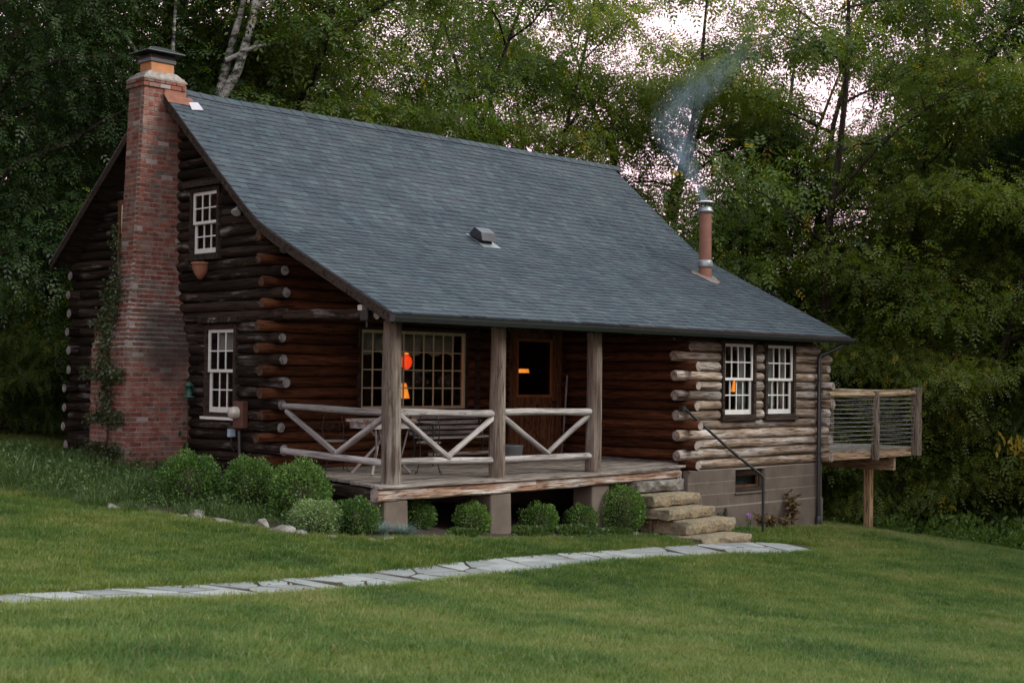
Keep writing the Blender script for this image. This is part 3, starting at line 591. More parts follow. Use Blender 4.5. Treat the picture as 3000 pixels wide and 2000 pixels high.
for (x, nm) in ((XL + .012, 'rake_board'), (XR - .012, 'rake_board')):
    for yl in ([-.40, .2, 1, 1.8, 2.4, 2.8, 3.2, 3.6, 4.4, 5.2, 5.73], [5.731, 7, 8, 9.32]):
        m = MB(); vs = []
        for y in yl:
            z = roofz(x, y) - .012
            vs += [(x - .014, y, z), (x + .014, y, z), (x + .014, y, z - .155), (x - .014, y, z - .155)]
        m.add(vs, [(i * 4 + k, i * 4 + (k + 1) % 4, (i + 1) * 4 + (k + 1) % 4, (i + 1) * 4 + k) for i in range(len(yl) - 1) for k in range(4)] + [(3, 2, 1, 0), tuple(len(yl) * 4 - 4 + k for k in range(4))]); m.build(nm, M['trim'], roof)
        # thin metal drip edge above the board
        m = MB(); vs = []; s = -1 if x < 1 else 1
        for y in yl:
            z = roofz(x, y) + .004
            vs += [(x + s * .018, y, z), (x - s * .03, y, z), (x - s * .03, y, z - .006), (x + s * .018, y, z - .03)]
        m.add(vs, [(i * 4 + k, i * 4 + (k + 1) % 4, (i + 1) * 4 + (k + 1) % 4, (i + 1) * 4 + k) for i in range(len(yl) - 1) for k in range(4)] + [(3, 2, 1, 0), tuple(len(yl) * 4 - 4 + k for k in range(4))]); m.build('drip_edge', M['metal_dark'], roof)
# shingle tabs in courses
bars = []; y = -.43; row = 0
def slope(x, y): return (roofz(x, y + .05) - roofz(x, y - .05)) / .1
while y < 5.66:
    s = slope(5, y + .05); dy = .142 / math.sqrt(1 + s * s); x = XL - .012; row += 1
    x -= random.uniform(0, .2) * (row % 2)
    while x < XR:
        w_ = random.choice((.13, .16, .19, .22)); a, b = max(x, XL - .012), min(x + w_, XR + .012)
        if b - a > .04:
            xm = (a + b) / 2; up = random.random() < .45
            z0 = roofz(xm, y) + .015 + (.007 if up else 0); z1 = roofz(xm, min(y + dy * 1.25, 5.72)) + .002
            bars.append((a + .003, b - .003, y, y + dy * 1.25, z0, z1, random.random()))
        x += w_
    y += dy
def tabgeo(q):
    a, b, y0, y1, z0, z1, r = q; c = Vector(((a + b) / 2, y0, z0)); up = Vector((0, y1 - y0, z1 - z0)); L = up.length; up.normalize(); nrm = Vector((1, 0, 0)).cross(up)
    return c, up, nrm, b - a, L
def area(q):
    c, up, nrm, w_, L = tabgeo(q); d = np.array(c) - CAM; dep = d @ FW; return w_ * .142 * abs((nrm @ Vector(d / np.linalg.norm(d)))) / dep ** 2 if abs(d @ RT / dep) < .36 and abs(d @ UP / dep) < .25 else 0
bars.sort(key=area, reverse=True)
unit = MB(); unit.add([(-.5, 0, 0), (.5, 0, 0), (.5, 1, 0), (-.5, 1, 0), (-.5, 0, -.021), (.5, 0, -.021), (.5, 1, -.004), (-.5, 1, -.004)], [(0, 1, 2, 3), (4, 5, 1, 0), (5, 6, 2, 1), (7, 4, 0, 3), (6, 7, 3, 2), (7, 6, 5, 4)])
um = unit.mesh('shingle'); um.materials.append(M['shingle'])
rest = MB()
for i, q in enumerate(bars):
    c, up, nrm, w_, L = tabgeo(q)
    if i < 295:
        mt = Matrix(((w_, 0, 0, c.x), (0, up.y * L, nrm.y, c.y), (0, up.z * L, nrm.z, c.z), (0, 0, 0, 1))); link('shingle', um, None, roof, mt)
    else:
        e = Vector((w_ / 2, 0, 0)); t = up * L; n_ = nrm; rest.rnd = q[6]
        p = [c - e, c + e, c + e + t, c - e + t, c - e - n_ * .021, c + e - n_ * .021]
        rest.add(p, [(0, 1, 2, 3), (4, 5, 1, 0)]); rest.add([p[5], p[2], p[1], p[4], p[3], p[0]], [(0, 1, 2), (3, 5, 4)])
o = rest.build('shingle', M['shingle'], roof); o['kind'] = 'stuff'
# ridge cap
i = 0; x = XL - .01
while x < XR - .02:
    z = roofz(x, 5.73); L = .30; m = MB(); z2 = roofz(x + L, 5.73)
    vs = [(x, 5.73, z + .035), (x, 5.58, z + .035 - .115), (x, 5.88, z + .035 - .11), (x + L, 5.73, z2 + .024), (x + L, 5.585, z2 + .024 - .112), (x + L, 5.875, z2 + .024 - .108)]
    vs += [(a, b, c - .012) for (a, b, c) in vs]
    m.add(vs, [(0, 1, 4, 3), (0, 3, 5, 2), (6, 9, 10, 7), (6, 8, 11, 9), (0, 6, 7, 1), (0, 2, 8, 6), (3, 4, 10, 9), (3, 9, 11, 5), (1, 7, 10, 4), (2, 5, 11, 8)])
    m.rnd = random.random() * .3 + .3; m.build('ridge_cap', M['shingle'], roof); x += .145 * 1.9; i += 1
# gutter, drip strip, downspout
g0, g1 = (XL - .02, -.415, roofz(XL, -.40) - .03), (XR + .05, -.415, roofz(XR, -.40) - .03)
m = MB(); vs = []; prof = [(.03, 0), (.028, -.10), (-.06, -.105), (-.095, -.05), (-.10, -.005), (-.112, -.005), (-.112, .004), (-.088, .004), (-.083, -.045), (-.055, -.093), (.02, -.09), (.022, 0)]
for t in range(9):
    q = Vector(g0).lerp(Vector(g1), t / 8)
    for (a, b) in prof: vs.append((q.x, q.y + a, q.z + b))
K = len(prof); m.add(vs, [(i * K + k, (i + 1) * K + k, (i + 1) * K + (k + 1) % K, i * K + (k + 1) % K) for i in range(8) for k in range(K)]); m.cur = 0
for i in (0, 8): m.add([vs[i * K + k] for k in range(6)] , [tuple(range(6))])
m.build('gutter', M['metal_dark'], roof)
m = MB(); m.bar((4.6, -.425, roofz(4.6, -.42) - .022), (XR + .01, -.425, roofz(XR, -.42) - .024), .012, .03); m.build('drip_strip', M['copper'], roof)
sp = empty('downspout', cabin); zb = G(10.6, -.2) + .06
m = MB(); m.tube([(10.99, -.40, 2.24), (10.98, -.40, 2.17), (10.80, -.26, 2.06), (10.62, -.15, 1.98), (10.60, -.145, 1.9), (10.60, -.145, zb + .10)], .042, 12); m.build('pipe', M['metal_dark'], sp)
m = MB(); m.tube([(10.60, -.145, zb + .14), (10.60, -.145, zb + .10), (10.60, -.145, zb), (10.60, -.145, zb - .2)], [.046, .062, .062, .05], 14); m.build('drain_collar', M['metal_dark'], sp)
for z in (.1, 1.5):
    m = MB(); m.box(10.54, 10.66, -.195, -.09, z, z + .03); m.build('bracket', M['metal_dark'], sp)
# roof vent hood
v = empty('roof_vent', roof); vx, vy = 4.40, 2.80; vz = roofz(vx, vy); s = slope(vx, vy - .2)
def R_(x, y, h): return (vx + x, vy + y, roofz(vx + x, vy + y) + h)
m = MB(); m.hexa([R_(-.17, -.20, .10), R_(.17, -.20, .10), R_(.17, .16, .035), R_(-.17, .16, .035), R_(-.17, -.17, .235), R_(.17, -.17, .235), R_(.17, .0, .25), R_(-.17, .0, .25)]); m.build('hood', plain('dark_vent_metal', (.07, .07, .08), .3, metal=.5, spec=.6), v, bevel=.006)
m = MB(); m.hexa([R_(-.13, -.14, .0), R_(.13, -.14, .0), R_(.13, .14, .0), R_(-.13, .14, .0), R_(-.13, -.12, .12), R_(.13, -.12, .12), R_(.13, .10, .12), R_(-.13, .10, .12)]); m.build('throat', M['dark'], v)
m = MB(); m.hexa([R_(-.2, -.26, .012), R_(.24, -.26, .012), R_(.24, .2, .012), R_(-.2, .2, .012), R_(-.2, -.26, .019), R_(.24, -.26, .019), R_(.24, .2, .019), R_(-.2, .2, .019)]); m.build('flashing', M['zinc'], v)
# stove pipe with cap
spx, spy = 9.95, 2.10; zb = roofz(spx, spy); v = empty('stove_pipe', roof)
m = MB(); m.lathe((spx, spy, 0), [(.135, zb - .15), (.130, zb + .12), (.128, zb + .20)], 24); m.build('pipe_base', M['fluepaint'], v)
m = MB(); m.lathe((spx, spy, 0), [(.150, zb + .20), (.155, zb + .22), (.150, zb + .30), (.135, zb + .34), (.128, zb + .34)], 24); m.build('storm_collar', M['zinc'], v)
m = MB(); m.lathe((spx, spy, 0), [(.125, zb + .34), (.122, zb + 1.28)], 24); m.build('pipe', M['fluepaint'], v)
m = MB(); m.lathe((spx, spy, 0), [(.122, zb + 1.28), (.150, zb + 1.29), (.165, zb + 1.33), (.13, zb + 1.36), (.13, zb + 1.40), (.10, zb + 1.41)], 24); m.build('cap_ring', M['zinc'], v)
m = MB(); m.lathe((spx, spy, 0), [(.0, zb + 1.50), (.19, zb + 1.485), (.195, zb + 1.50), (.10, zb + 1.53), (0, zb + 1.545)], 24); m.build('rain_cap', M['tin'], v)
for a in range(5):
    q = a * 1.257; m = MB(); m.tube([(spx + .12 * math.cos(q), spy + .12 * math.sin(q), zb + 1.39), (spx + .13 * math.cos(q), spy + .13 * math.sin(q), zb + 1.49)], .007, 5); m.build('cap_leg', M['iron'], v)
m = MB(); vs = []
for k in range(16):
    a = k / 16 * 2 * math.pi; rr = .30 * (1 + .18 * math.sin(3 * a + 1) + .1 * math.sin(5 * a)); x, y = spx + rr * math.cos(a) * .9, spy - .04 + rr * math.sin(a); vs.append((x, y, roofz(x, y) + .022))
vs2 = [(spx + .13 * math.cos(k / 16 * 2 * math.pi), spy + .13 * math.sin(k / 16 * 2 * math.pi), roofz(spx, spy) + .05 + .13 * math.sin(k / 16 * 2 * math.pi) * .47) for k in range(16)]
m.add(vs + vs2, [(k, (k + 1) % 16, 16 + (k + 1) % 16, 16 + k) for k in range(16)], True); m.build('flashing', plain('weathered_lead', (.20, .16, .145), .6, amt=.5, nscale=12), v)

# ------------------------------------------------------------------ brick chimney
ch = empty('chimney', cabin)
CP = [(-.6, -1.235, 5.03, 6.16), (1.90, -1.215, 5.05, 6.17), (2.12, -1.14, 5.13, 6.13), (2.40, -1.05, 5.25, 6.04), (2.72, -.97, 5.36, 5.95), (3.33, -.855, 5.45, 5.955), (4.75, -.785, 5.48, 5.955), (6.42, -.72, 5.48, 5.965)]
def cprof(z):
    for a, b in zip(CP, CP[1:]):
        if z <= b[0]: t = (z - a[0]) / (b[0] - a[0]); return [lerp(a[i], b[i], t) for i in (1, 2, 3)]
    return list(CP[-1][1:])
m = MB(); vs = []; zs = [c[0] for c in CP]; g_ = .007
for z in zs:
    xo, ya, yb_ = cprof(z); xi = -.05 if z < 3.5 else .03
    vs += [(xo + g_, ya + g_, z), (xi, ya + g_, z), (xi, yb_ - g_, z), (xo + g_, yb_ - g_, z)]
m.add(vs, [(i * 4 + k, i * 4 + (k + 1) % 4, (i + 1) * 4 + (k + 1) % 4, (i + 1) * 4 + k) for i in range(len(zs) - 1) for k in range(4)] + [tuple(len(zs) * 4 - 4 + k for k in range(4))]); m.build('mortar_core', M['mortar'], ch)
bricks = []; bh = .0795; z = -.55; i = 0
while z < 6.36:
    zm = z + bh / 2; xo, ya, yb_ = cprof(zm); xi = .035 if zm > 5.85 else -.0 ; o_ = (i % 2) * .105
    top_ = z > 6.18; pr = .035 if top_ else 0
    x = xo - pr - (0 if i % 2 == 0 else -.0); first = True
    while x < xi - .03:
        L = .205 if not (first and i % 2) else .10; e = min(x + L, xi); d = random.uniform(-.003, .003) + random.choice((0, 0, 0, .004)); bricks.append((x + .006, e - .006, ya - pr - d, ya - pr + .09, z + .008, z + bh - .008, random.random())); x = e; first = False
    y = ya - pr + (.095 if i % 2 else .0955)
    while y < yb_ + pr - .02:
        L = .205 if not (y < ya + .12 and i % 2 == 0) else .155; e = min(y + L, yb_ + pr); d = random.uniform(-.003, .003); bricks.append((xo - pr - d, xo - pr + .09, y + .006, e - .006, z + .008, z + bh - .008, random.random())); y = e
    z += bh; i += 1
ub = MB(); ub.box(-.5, .5, -.5, .5, -.5, .5); ubm = ub.mesh('brick'); ubm.materials.append(M['brick'])
def bkey(b):
    c = np.array([(b[0] + b[1]) / 2, (b[2] + b[3]) / 2, (b[4] + b[5]) / 2]); d = c - CAM; return -d @ FW + (.0 if c[2] > -.1 else -9) + (random.random() * .02)
bricks.sort(key=bkey, reverse=True); rb = MB()
for i, b in enumerate(bricks):
    if i < 298:
        mt = Matrix.Translation(((b[0] + b[1]) / 2, (b[2] + b[3]) / 2, (b[4] + b[5]) / 2)) @ Matrix.Diagonal((b[1] - b[0], b[3] - b[2], b[5] - b[4], 1)); link('brick', ubm, None, ch, mt)
    else: rb.rnd = b[6]; rb.box(*b[:6])
o = rb.build('brick', M['brick'], ch); o['kind'] = 'stuff'
m = MB(); m.hexa([(-.765, 5.44, 6.36), (.07, 5.44, 6.36), (.07, 6.005, 6.36), (-.765, 6.005, 6.36), (-.60, 5.54, 6.50), (-.09, 5.54, 6.50), (-.09, 5.93, 6.50), (-.60, 5.93, 6.50)]); m.box(-.765, .07, 5.44, 6.005, 6.335, 6.36); m.build('crown', M['mortar'], ch, bevel=.012)
m = MB(); m.box(-.56, -.13, 5.56, 5.91, 6.47, 6.66); m.build('flue', M['clay'], ch, bevel=.008)
m = MB(); m.box(-.585, -.105, 5.535, 5.935, 6.66, 6.715); m.build('cap_band', M['metal_dark'], ch)
m = MB()
for k in range(13):
    for (yy) in (5.55, 5.92): x = -.57 + k * .037; m.box(x, x + .006, yy - .003, yy + .003, 6.715, 6.83)
    for (xx) in (-.57, -.12): y = 5.55 + k * .031; m.box(xx - .003, xx + .003, y, y + .006, 6.715, 6.83)
m.box(-.56, -.13, 5.57, 5.9, 6.70, 6.83); m.build('spark_screen', M['dark'], ch)
m = MB(); m.hexa([(-.70, 5.43, 6.83), (.01, 5.43, 6.83), (.01, 6.04, 6.83), (-.70, 6.04, 6.83), (-.46, 5.66, 6.935), (-.23, 5.66, 6.935), (-.23, 5.81, 6.935), (-.46, 5.81, 6.935)]); m.box(-.70, .01, 5.43, 6.04, 6.805, 6.83); m.build('hood', M['metal_dark'], ch, bevel=.008)
m = MB(); zf = lambda y: roofz(-.1, y); m.hexa([(-.36, 5.462, 5.99), (.05, 5.462, 5.99), (.05, 5.478, 5.99), (-.36, 5.478, 5.99), (-.36, 5.462, 6.27), (.05, 5.462, 6.31), (.05, 5.478, 6.31), (-.36, 5.478, 6.27)]); m.build('flashing', M['copper'], ch)
m = MB(); vs = [(-.40, 5.28, roofz(-.3, 5.28) + .02), (.16, 5.30, roofz(0, 5.30) + .02), (.16, 5.47, roofz(0, 5.47) + .03), (-.38, 5.47, roofz(-.3, 5.47) + .03)]; m.hexa(vs + [(a, b, c + .008) for a, b, c in vs]); m.build('flashing', M['copper'], ch)
m = MB(); vs = [(.0, 5.20, roofz(0, 5.20) + .022), (.26, 5.26, roofz(.2, 5.26) + .022), (.24, 5.40, roofz(.2, 5.40) + .04), (.03, 5.34, roofz(0, 5.34) + .04)]; m.hexa(vs + [(a, b, c + .008) for a, b, c in vs]); m.build('flashing', M['tin'], ch)

# ------------------------------------------------------------------ stone steps and hand rail
steps = thing('stone_steps', 'five rough sandstone slabs stacked as steps up to the porch end', 'steps', (5.6, -.9, -1.2))
def rock_slab(x0, x1, y0, y1, z0, z1, name, parent, mat, seed, rough=.02, nx=9, ny=3, nz=2):
    r = random.Random(seed); m = MB(); cx, cy, cz = (x0 + x1) / 2, (y0 + y1) / 2, (z0 + z1) / 2
    def P(i, j, k):
        x = x0 + (x1 - x0) * i / nx; y = y0 + (y1 - y0) * j / ny; z = z0 + (z1 - z0) * k / nz; q = random.Random(seed * 7919 + i * 31 + j * 101 + k * 1009)
        ed = (j == 0) or (i in (0, nx)); a = rough * (1 if ed else .4)
        dx = q.uniform(-a, a); dy = q.uniform(-a, a) + (.022 if j == 0 and k == 0 else 0) + (-.01 if j == 0 and k == 1 else 0); dz = q.uniform(-a, a) * (.35 if k == nz else .8)
        if k == nz and ed: dz -= .012
        return (x + dx - cx, y + dy - cy, z + dz - cz)
    vid = {}; vs = []
    def V(i, j, k):
        if (i, j, k) not in vid: vid[(i, j, k)] = len(vs); vs.append(P(i, j, k))
        return vid[(i, j, k)]
    fs = []
    for i in range(nx):
        for j in range(ny): fs += [(V(i, j, nz), V(i + 1, j, nz), V(i + 1, j + 1, nz), V(i, j + 1, nz)), (V(i, j, 0), V(i, j + 1, 0), V(i + 1, j + 1, 0), V(i + 1, j, 0))]
        for k in range(nz): fs += [(V(i, 0, k), V(i + 1, 0, k), V(i + 1, 0, k + 1), V(i, 0, k + 1)), (V(i, ny, k), V(i, ny, k + 1), V(i + 1, ny, k + 1), V(i + 1, ny, k))]
    for j in range(ny):
        for k in range(nz): fs += [(V(0, j, k), V(0, j, k + 1), V(0, j + 1, k + 1), V(0, j + 1, k)), (V(nx, j, k), V(nx, j + 1, k), V(nx, j + 1, k + 1), V(nx, j, k + 1))]
    m.add(vs, fs); return m.build(name, mat, parent, Matrix.Translation((cx, cy, cz)), bevel=.012)
SL = [(4.90, 6.16, -.36, .30, -.355, -.168), (4.96, 6.20, -.66, .05, -.57, -.378), (4.99, 6.235, -.95, -.30, -.755, -.583), (5.17, 6.50, -1.17, -.50, -.985, -.768), (5.08, 6.38, -1.57, -.80, -1.16, -.995)]
for i, s_ in enumerate(SL):
    o = rock_slab(*s_, 'slab', steps, M['step'], 11 + i)
    if i == 0: o.data.materials[0] = M['stone']; o['label'] = 'grey topmost slab'
for i, (x0, x1, y0, y1, z0, z1) in enumerate([(5.14, 5.44, -.47, -.06, -1.02, -.775), (5.12, 5.42, -.03, .35, -1.03, -.78), (5.02, 5.5, -.05, .5, -.77, -.58), (5.0, 5.5, .1, .6, -.57, -.37), (5.5, 6.2, -.5, .5, -1.3, -.80), (5.4, 6.2, -.28, .5, -.80, -.59)]): rock_slab(x0, x1, y0, y1, z0, z1, 'riser_block', steps, M['step'], 40 + i, .014, 4, 3, 2)
hr = thing('hand_rail', 'bent black steel pipe hand rail beside the stone steps', 'hand rail', (7.66, -.91, G(7.66, -.91)))
zb = G(7.66, -.91)
m = MB(); m.tube([(7.66, -.91, zb - .1), (7.665, -.905, -.55), (7.68, -.90, -.20), (7.67, -.885, -.165), (7.62, -.86, -.12)], .025, 10); m.build('pole', M['iron'], hr)
m = MB(); m.tube([(7.62, -.86, -.12), (7.2, -.60, .25), (6.44, -.13, 1.0)], .025, 10); m.build('grab_pipe', M['iron'], hr)
m = MB(); m.tube([(7.30, -.675, .145), (7.25, -.64, .195)], .028, 10); m.build('coupling', M['iron'], hr); m = MB(); m.box(6.37, 6.47, -.15, -.06, .96, 1.04); m.build('wall_bracket', M['iron'], hr)

# ------------------------------------------------------------------ side deck on the far end of the cabin
dk = thing('side_deck', 'raised wooden deck with log rail and cable railing at the far end of the cabin', 'deck', (13.6, 1.4, -1.6))
D0, D1, E0, E1, DZ = 10.98, 15.30, .50, 2.55, .095
y = E0 - .03; n_ = 15
for i in range(n_):
    w_ = (E1 - E0 + .03) / n_; zz = lambda x: DZ - .0 * (x - D0)
    m = MB(); m.box(-(D1 - D0) / 2, (D1 - D0) / 2, -w_ / 2 + .003, w_ / 2 - .003, -.034, 0); m.build('deck_board', M['board'], dk, Matrix.Translation(((D0 + D1) / 2 + random.uniform(-.01, .01), y + w_ / 2, DZ))); y += w_
def plank(a, b, w_, h_, mat, name, parent, axis=0):
    a, b = Vector(a), Vector(b); c = (a + b) / 2; L = (b - a).length; m = MB()
    if abs((b - a).x) > .5 * L: m.box(-L / 2, L / 2, -w_ / 2, w_ / 2, -h_ / 2, h_ / 2); mt = Matrix.Translation(c) @ Matrix.Rotation(math.atan2((a - b).z, (b - a).x), 4, 'Y')
    elif abs((b - a).y) > .5 * L: m.box(-L / 2, L / 2, -w_ / 2, w_ / 2, -h_ / 2, h_ / 2); mt = Matrix.Translation(c) @ Matrix.Rotation(math.pi / 2, 4, 'Z')
    else: m.box(-w_ / 2, w_ / 2, -h_ / 2, h_ / 2, -L / 2, L / 2); mt = Matrix.Translation(c)
    return m.build(name, mat, parent, mt, bevel=.004)
plank((D0, E0 - .01, DZ - .12), (D1 - .05, E0 - .01, DZ - .12), .04, .165, M['pine'], 'fascia_board', dk); plank((D1 + .0, E0, DZ - .12), (D1 + .0, E1, DZ - .12), .04, .165, M['pine'], 'fascia_board', dk); plank((D0, E1, DZ - .12), (D1, E1, DZ - .12), .04, .165, M['pine'], 'fascia_board', dk)
for i in range(9): plank((D0 + .3 + i * .45, E0 + .03, DZ - .12), (D0 + .3 + i * .45, E1 - .03, DZ - .12), .04, .16, M['pine'], 'joist', dk)
plank((14.62, E0 + .03, DZ - .36), (14.62, E1 + .1, DZ - .36), .09, .27, M['pine'], 'carrying_beam', dk)
plank((14.60, 1.15, G(14.6, 1.15) - .1), (14.60, 1.15, DZ - .50), .15, .15, M['pine_v'], 'support_post', dk); plank((14.60, E1 - .1, G(14.6, 2.4) - .1), (14.60, E1 - .1, DZ - .50), .15, .15, M['pine_v'], 'support_post', dk)
def dpost(x, y, r, z0, z1, lab=None):
    m = MB(); ns = 8; m.tube([(.004 * math.sin(i * 2), .004 * math.cos(i), (z1 - z0) * i / ns) for i in range(ns + 1)], [r * (1 + .03 * math.sin(i * 2.2)) for i in range(ns + 1)], 16, jit=.02); o = m.build('rail_post', M['deckpost'], dk, Matrix.Translation((x, y, z0)))
dpost(13.60, E0 - .10, .085, -.14, 1.29); dpost(15.33, E0 - .09, .115, -.10, 1.37); dpost(15.28, E1, .085, -.1, 1.33); dpost(11.1, E0 - .02, .07, -.02, 1.2); dpost(13.3, E1, .085, -.1, 1.3)
def drl(a, b, r): log(a, b, r, [M['pine'], M['end_light']], 'top_rail', dk, n=12)
drl((11.05, E0 - .02, 1.235), (13.53, E0 - .10, 1.215), .058); drl((13.67, E0 - .10, 1.22), (15.26, E0 - .08, 1.245), .055); drl((15.30, E0 + .02, 1.275), (15.28, E1 - .05, 1.28), .045); drl((13.35, E1, 1.27), (15.2, E1, 1.28), .05)
for i in range(11):
    z = .20 + i * .092
    for (a, b) in (((11.1, E0 - .05, z), (13.6, E0 - .12, z + .004)), ((13.6, E0 - .12, z + .004), (15.3, E0 - .09, z + .01)), ((15.3, E0, z + .012), (15.28, E1, z + .012)), ((13.3, E1, z), (15.2, E1, z))):
        m = MB(); A, B = Vector(a), Vector(b); m.tube([A, A.lerp(B, .5) - Vector((0, 0, .012)), B], .0042, 5); m.build('cable', M['cable'], dk)
st = thing('deck_stool', 'splay legged wooden stool on the raised side deck', 'stool', (12.6, 1.35, DZ))
for (a, b) in ((-.2, -.16), (.2, -.16), (-.2, .16), (.2, .16)):
    m = MB(); m.bar((12.6 + a, 1.35 + b, DZ), (12.6 + a * .5, 1.35 + b * .5, DZ + .45), .05, .04, (0, 1, 0)); m.build('leg', M['trim'], st)
m = MB(); m.box(12.42, 12.78, 1.2, 1.5, DZ + .45, DZ + .49); m.build('seat', M['trim'], st, bevel=.01); m = MB(); m.hexa([(12.42, 1.48, DZ + .49), (12.78, 1.48, DZ + .49), (12.78, 1.51, DZ + .49), (12.42, 1.51, DZ + .49), (12.45, 1.54, DZ + .85), (12.75, 1.54, DZ + .85), (12.75, 1.57, DZ + .85), (12.45, 1.57, DZ + .85)]); m.build('backrest', M['trim'], st)

# ------------------------------------------------------------------ things on the porch
bn = thing('garden_bench', 'slatted wooden bench with curled iron arms under the picture window', 'bench', (3.4, 2.0, .1)); bz = .07
BX0, BX1 = 2.35, 4.0
for i in range(5): zz = bz + .50 + i * .085; yy = 2.30 + i * .028; m = MB(); m.box(BX0 - 3.2, BX1 - 3.2, -.012, .012, -.028, .028); m.build('back_slat', M['rail'], bn, Matrix.Translation((3.2, yy, zz)))
for i in range(4): m = MB(); m.box(BX0 - 3.2, BX1 - 3.2, -.045, .045, -.012, .012); m.build('seat_slat', M['rail'], bn, Matrix.Translation((3.2, 1.83 + i * .105, bz + .44)))
m = MB(); m.box(BX0 - 3.2, BX1 - 3.2, -.012, .012, -.025, .025); m.build('front_stretcher', M['board'], bn, Matrix.Translation((3.2, 1.84, bz + .18)))
for x in (BX0 + .06, BX1 - .06):
    m = MB(); m.tube([(x, 1.80, bz), (x, 1.78, bz + .2), (x, 1.80, bz + .42), (x, 1.80, bz + .60), (x, 1.84, bz + .655), (x, 2.1, bz + .665), (x, 2.3, bz + .64)], .016, 8); m.build('arm', M['iron'], bn)
    m = MB(); m.tube([(x, 2.30, bz), (x, 2.24, bz + .3), (x, 2.28, bz + .5), (x, 2.40, bz + .90)], .018, 8); m.build('leg', M['iron'], bn)
    m = MB(); m.tube([(x, 1.82, bz + .41), (x, 2.28, bz + .41)], .014, 8); m.build('seat_frame', M['iron'], bn)
tb = thing('twig_table', 'rustic table with a plank top on crossed twig legs behind the corner post', 'table', (.95, 1.35, .03)); tz = .03
for i in range(4): m = MB(); m.box(-.42, .42, -.083, .083, -.022, .022); m.build('top_plank', M['beam_peel'], tb, Matrix.Translation((.95, 1.10 + i * .17, tz + .80)))
m = MB(); m.box(.56, 1.34, 1.05, 1.08, tz + .68, tz + .775); m.build('apron', M['rail'], tb); m = MB(); m.box(.56, .59, 1.08, 1.62, tz + .68, tz + .775); m.build('apron', M['rail'], tb)
for (a, b) in (((.58, 1.10), (1.05, 1.5)), ((1.32, 1.10), (.8, 1.5)), ((.62, 1.62), (1.1, 1.2)), ((1.30, 1.60), (.85, 1.2))): log((a[0], a[1], tz), (b[0], b[1], tz + .72), .022, RL, 'leg', tb, n=8, wob=.02)
for (a, b) in (((.7, 1.2, .25), (.6, 1.1, .70)), ((1.2, 1.2, .25), (1.3, 1.1, .70)), ((.95, 1.35, .36), (.7, 1.1, .72)), ((.95, 1.35, .36), (1.2, 1.1, .72))): log((a[0], a[1], tz + a[2]), (b[0], b[1], tz + b[2]), .014, RL, 'twig_brace', tb, n=6, wob=.03)
def cafe_chair(x, y, rz, label):
    c = thing('wire_chair', label, 'chair', (x, y, .04), 'wire backed cafe chairs on the porch'); Mt = Matrix.Translation((x, y, .04)) @ Matrix.Rotation(rz, 4, 'Z')
    m = MB(); m.lathe((0, 0, 0), [(0, .445), (.17, .445), (.185, .455), (.185, .468), (.17, .478), (0, .478)], 22); m.build('seat', M['board'], c, Mt)
    for sx in (-1, 1):
        for sy in (-1, 1):
            m = MB(); m.tube([(sx * .20, sy * .20, 0), (sx * .17, sy * .17, .02), (sx * .12, sy * .12, .24), (sx * .13, sy * .13, .445)], .008, 7); m.build('leg', M['iron'], c, Mt)
        m = MB(); m.tube([(sx * .14, .14, .45), (sx * .17, .19, .65), (sx * .13, .21, .85), (0, .22, .92)], .008, 7); m.build('back_frame', M['iron'], c, Mt)
        pts = [(sx * (.06 + .05 * math.cos(t)), .19 + .0 * t, .68 + .07 * math.sin(t)) for t in [k * .55 for k in range(12)]]; m = MB(); m.tube(pts, .005, 6); m.build('back_scroll', M['iron'], c, Mt)
    m = MB(); m.tube([(.145 * math.cos(k / 12 * 6.2832), .145 * math.sin(k / 12 * 6.2832), .22) for k in range(13)], .006, 6, caps=False); m.build('leg_ring', M['iron'], c, Mt)
cafe_chair(1.42, .80, 2.4, 'wire chair with round wooden seat just right of the corner post'.replace('right of', 'past')); cafe_chair(.62, 2.05, -.5, 'wire chair with round seat between the table and the log wall')
tub = thing('zinc_tub', 'round galvanized zinc tub standing on the porch boards behind the middle post', 'tub', (4.45, 2.1, .06))
m = MB(); m.lathe((4.45, 2.1, .06), [(.20, 0), (.245, .26), (.258, .27), (.25, .28), (.235, .27), (.195, .03), (0, .03)], 26); m.build('body', M['zinc'], tub)
m = MB(); m.tube([(4.20, 2.1, .26), (4.17, 2.1, .29), (4.17, 2.14, .31), (4.20, 2.17, .27)], .008, 6); m.build('handle', M['zinc'], tub)
stk = log((6.28, 2.55, .06), (6.46, 2.62, 1.55), .018, [M['rail'], M['end_rail']], 'walking_stick', None, n=8, wob=.03); tag(stk, 'knobbly wooden walking stick leaning on the wall next to the door', 'walking stick')

# ------------------------------------------------------------------ fittings on the gable wall
mt_ = thing('electric_meter', 'round glass electric meter on a brown box with conduit beside the lower gable window', 'electric meter', (-.1, 3.45, .95))
m = MB(); m.box(-.20, -.09, 3.32, 3.58, .66, 1.08); m.build('meter_box', plain('brown_meter_box', (.10, .045, .03), .6), mt_, bevel=.012)
m = MB(); m.lathe((0, 0, 0), [(.10, 0), (.10, .05), (.085, .10), (.06, .125), (0, .13)], 22); m.build('meter_glass', plain('meter_dome', (.50, .47, .40), .15, spec=.8), mt_, Matrix.Translation((-.20, 3.48, .90)) @ Matrix.Rotation(-math.pi / 2, 4, 'Y'))
m = MB(); m.tube([(-.18, 3.42, .62), (-.18, 3.40, .2), (-.17, 3.40, -.5)], .028, 10); m.build('conduit', M['metal_dark'], mt_); m = MB(); m.box(-.20, -.10, 3.64, 3.72, .52, .64); m.build('junction_box', plain('pale_blue_box', (.30, .40, .46), .5), mt_)
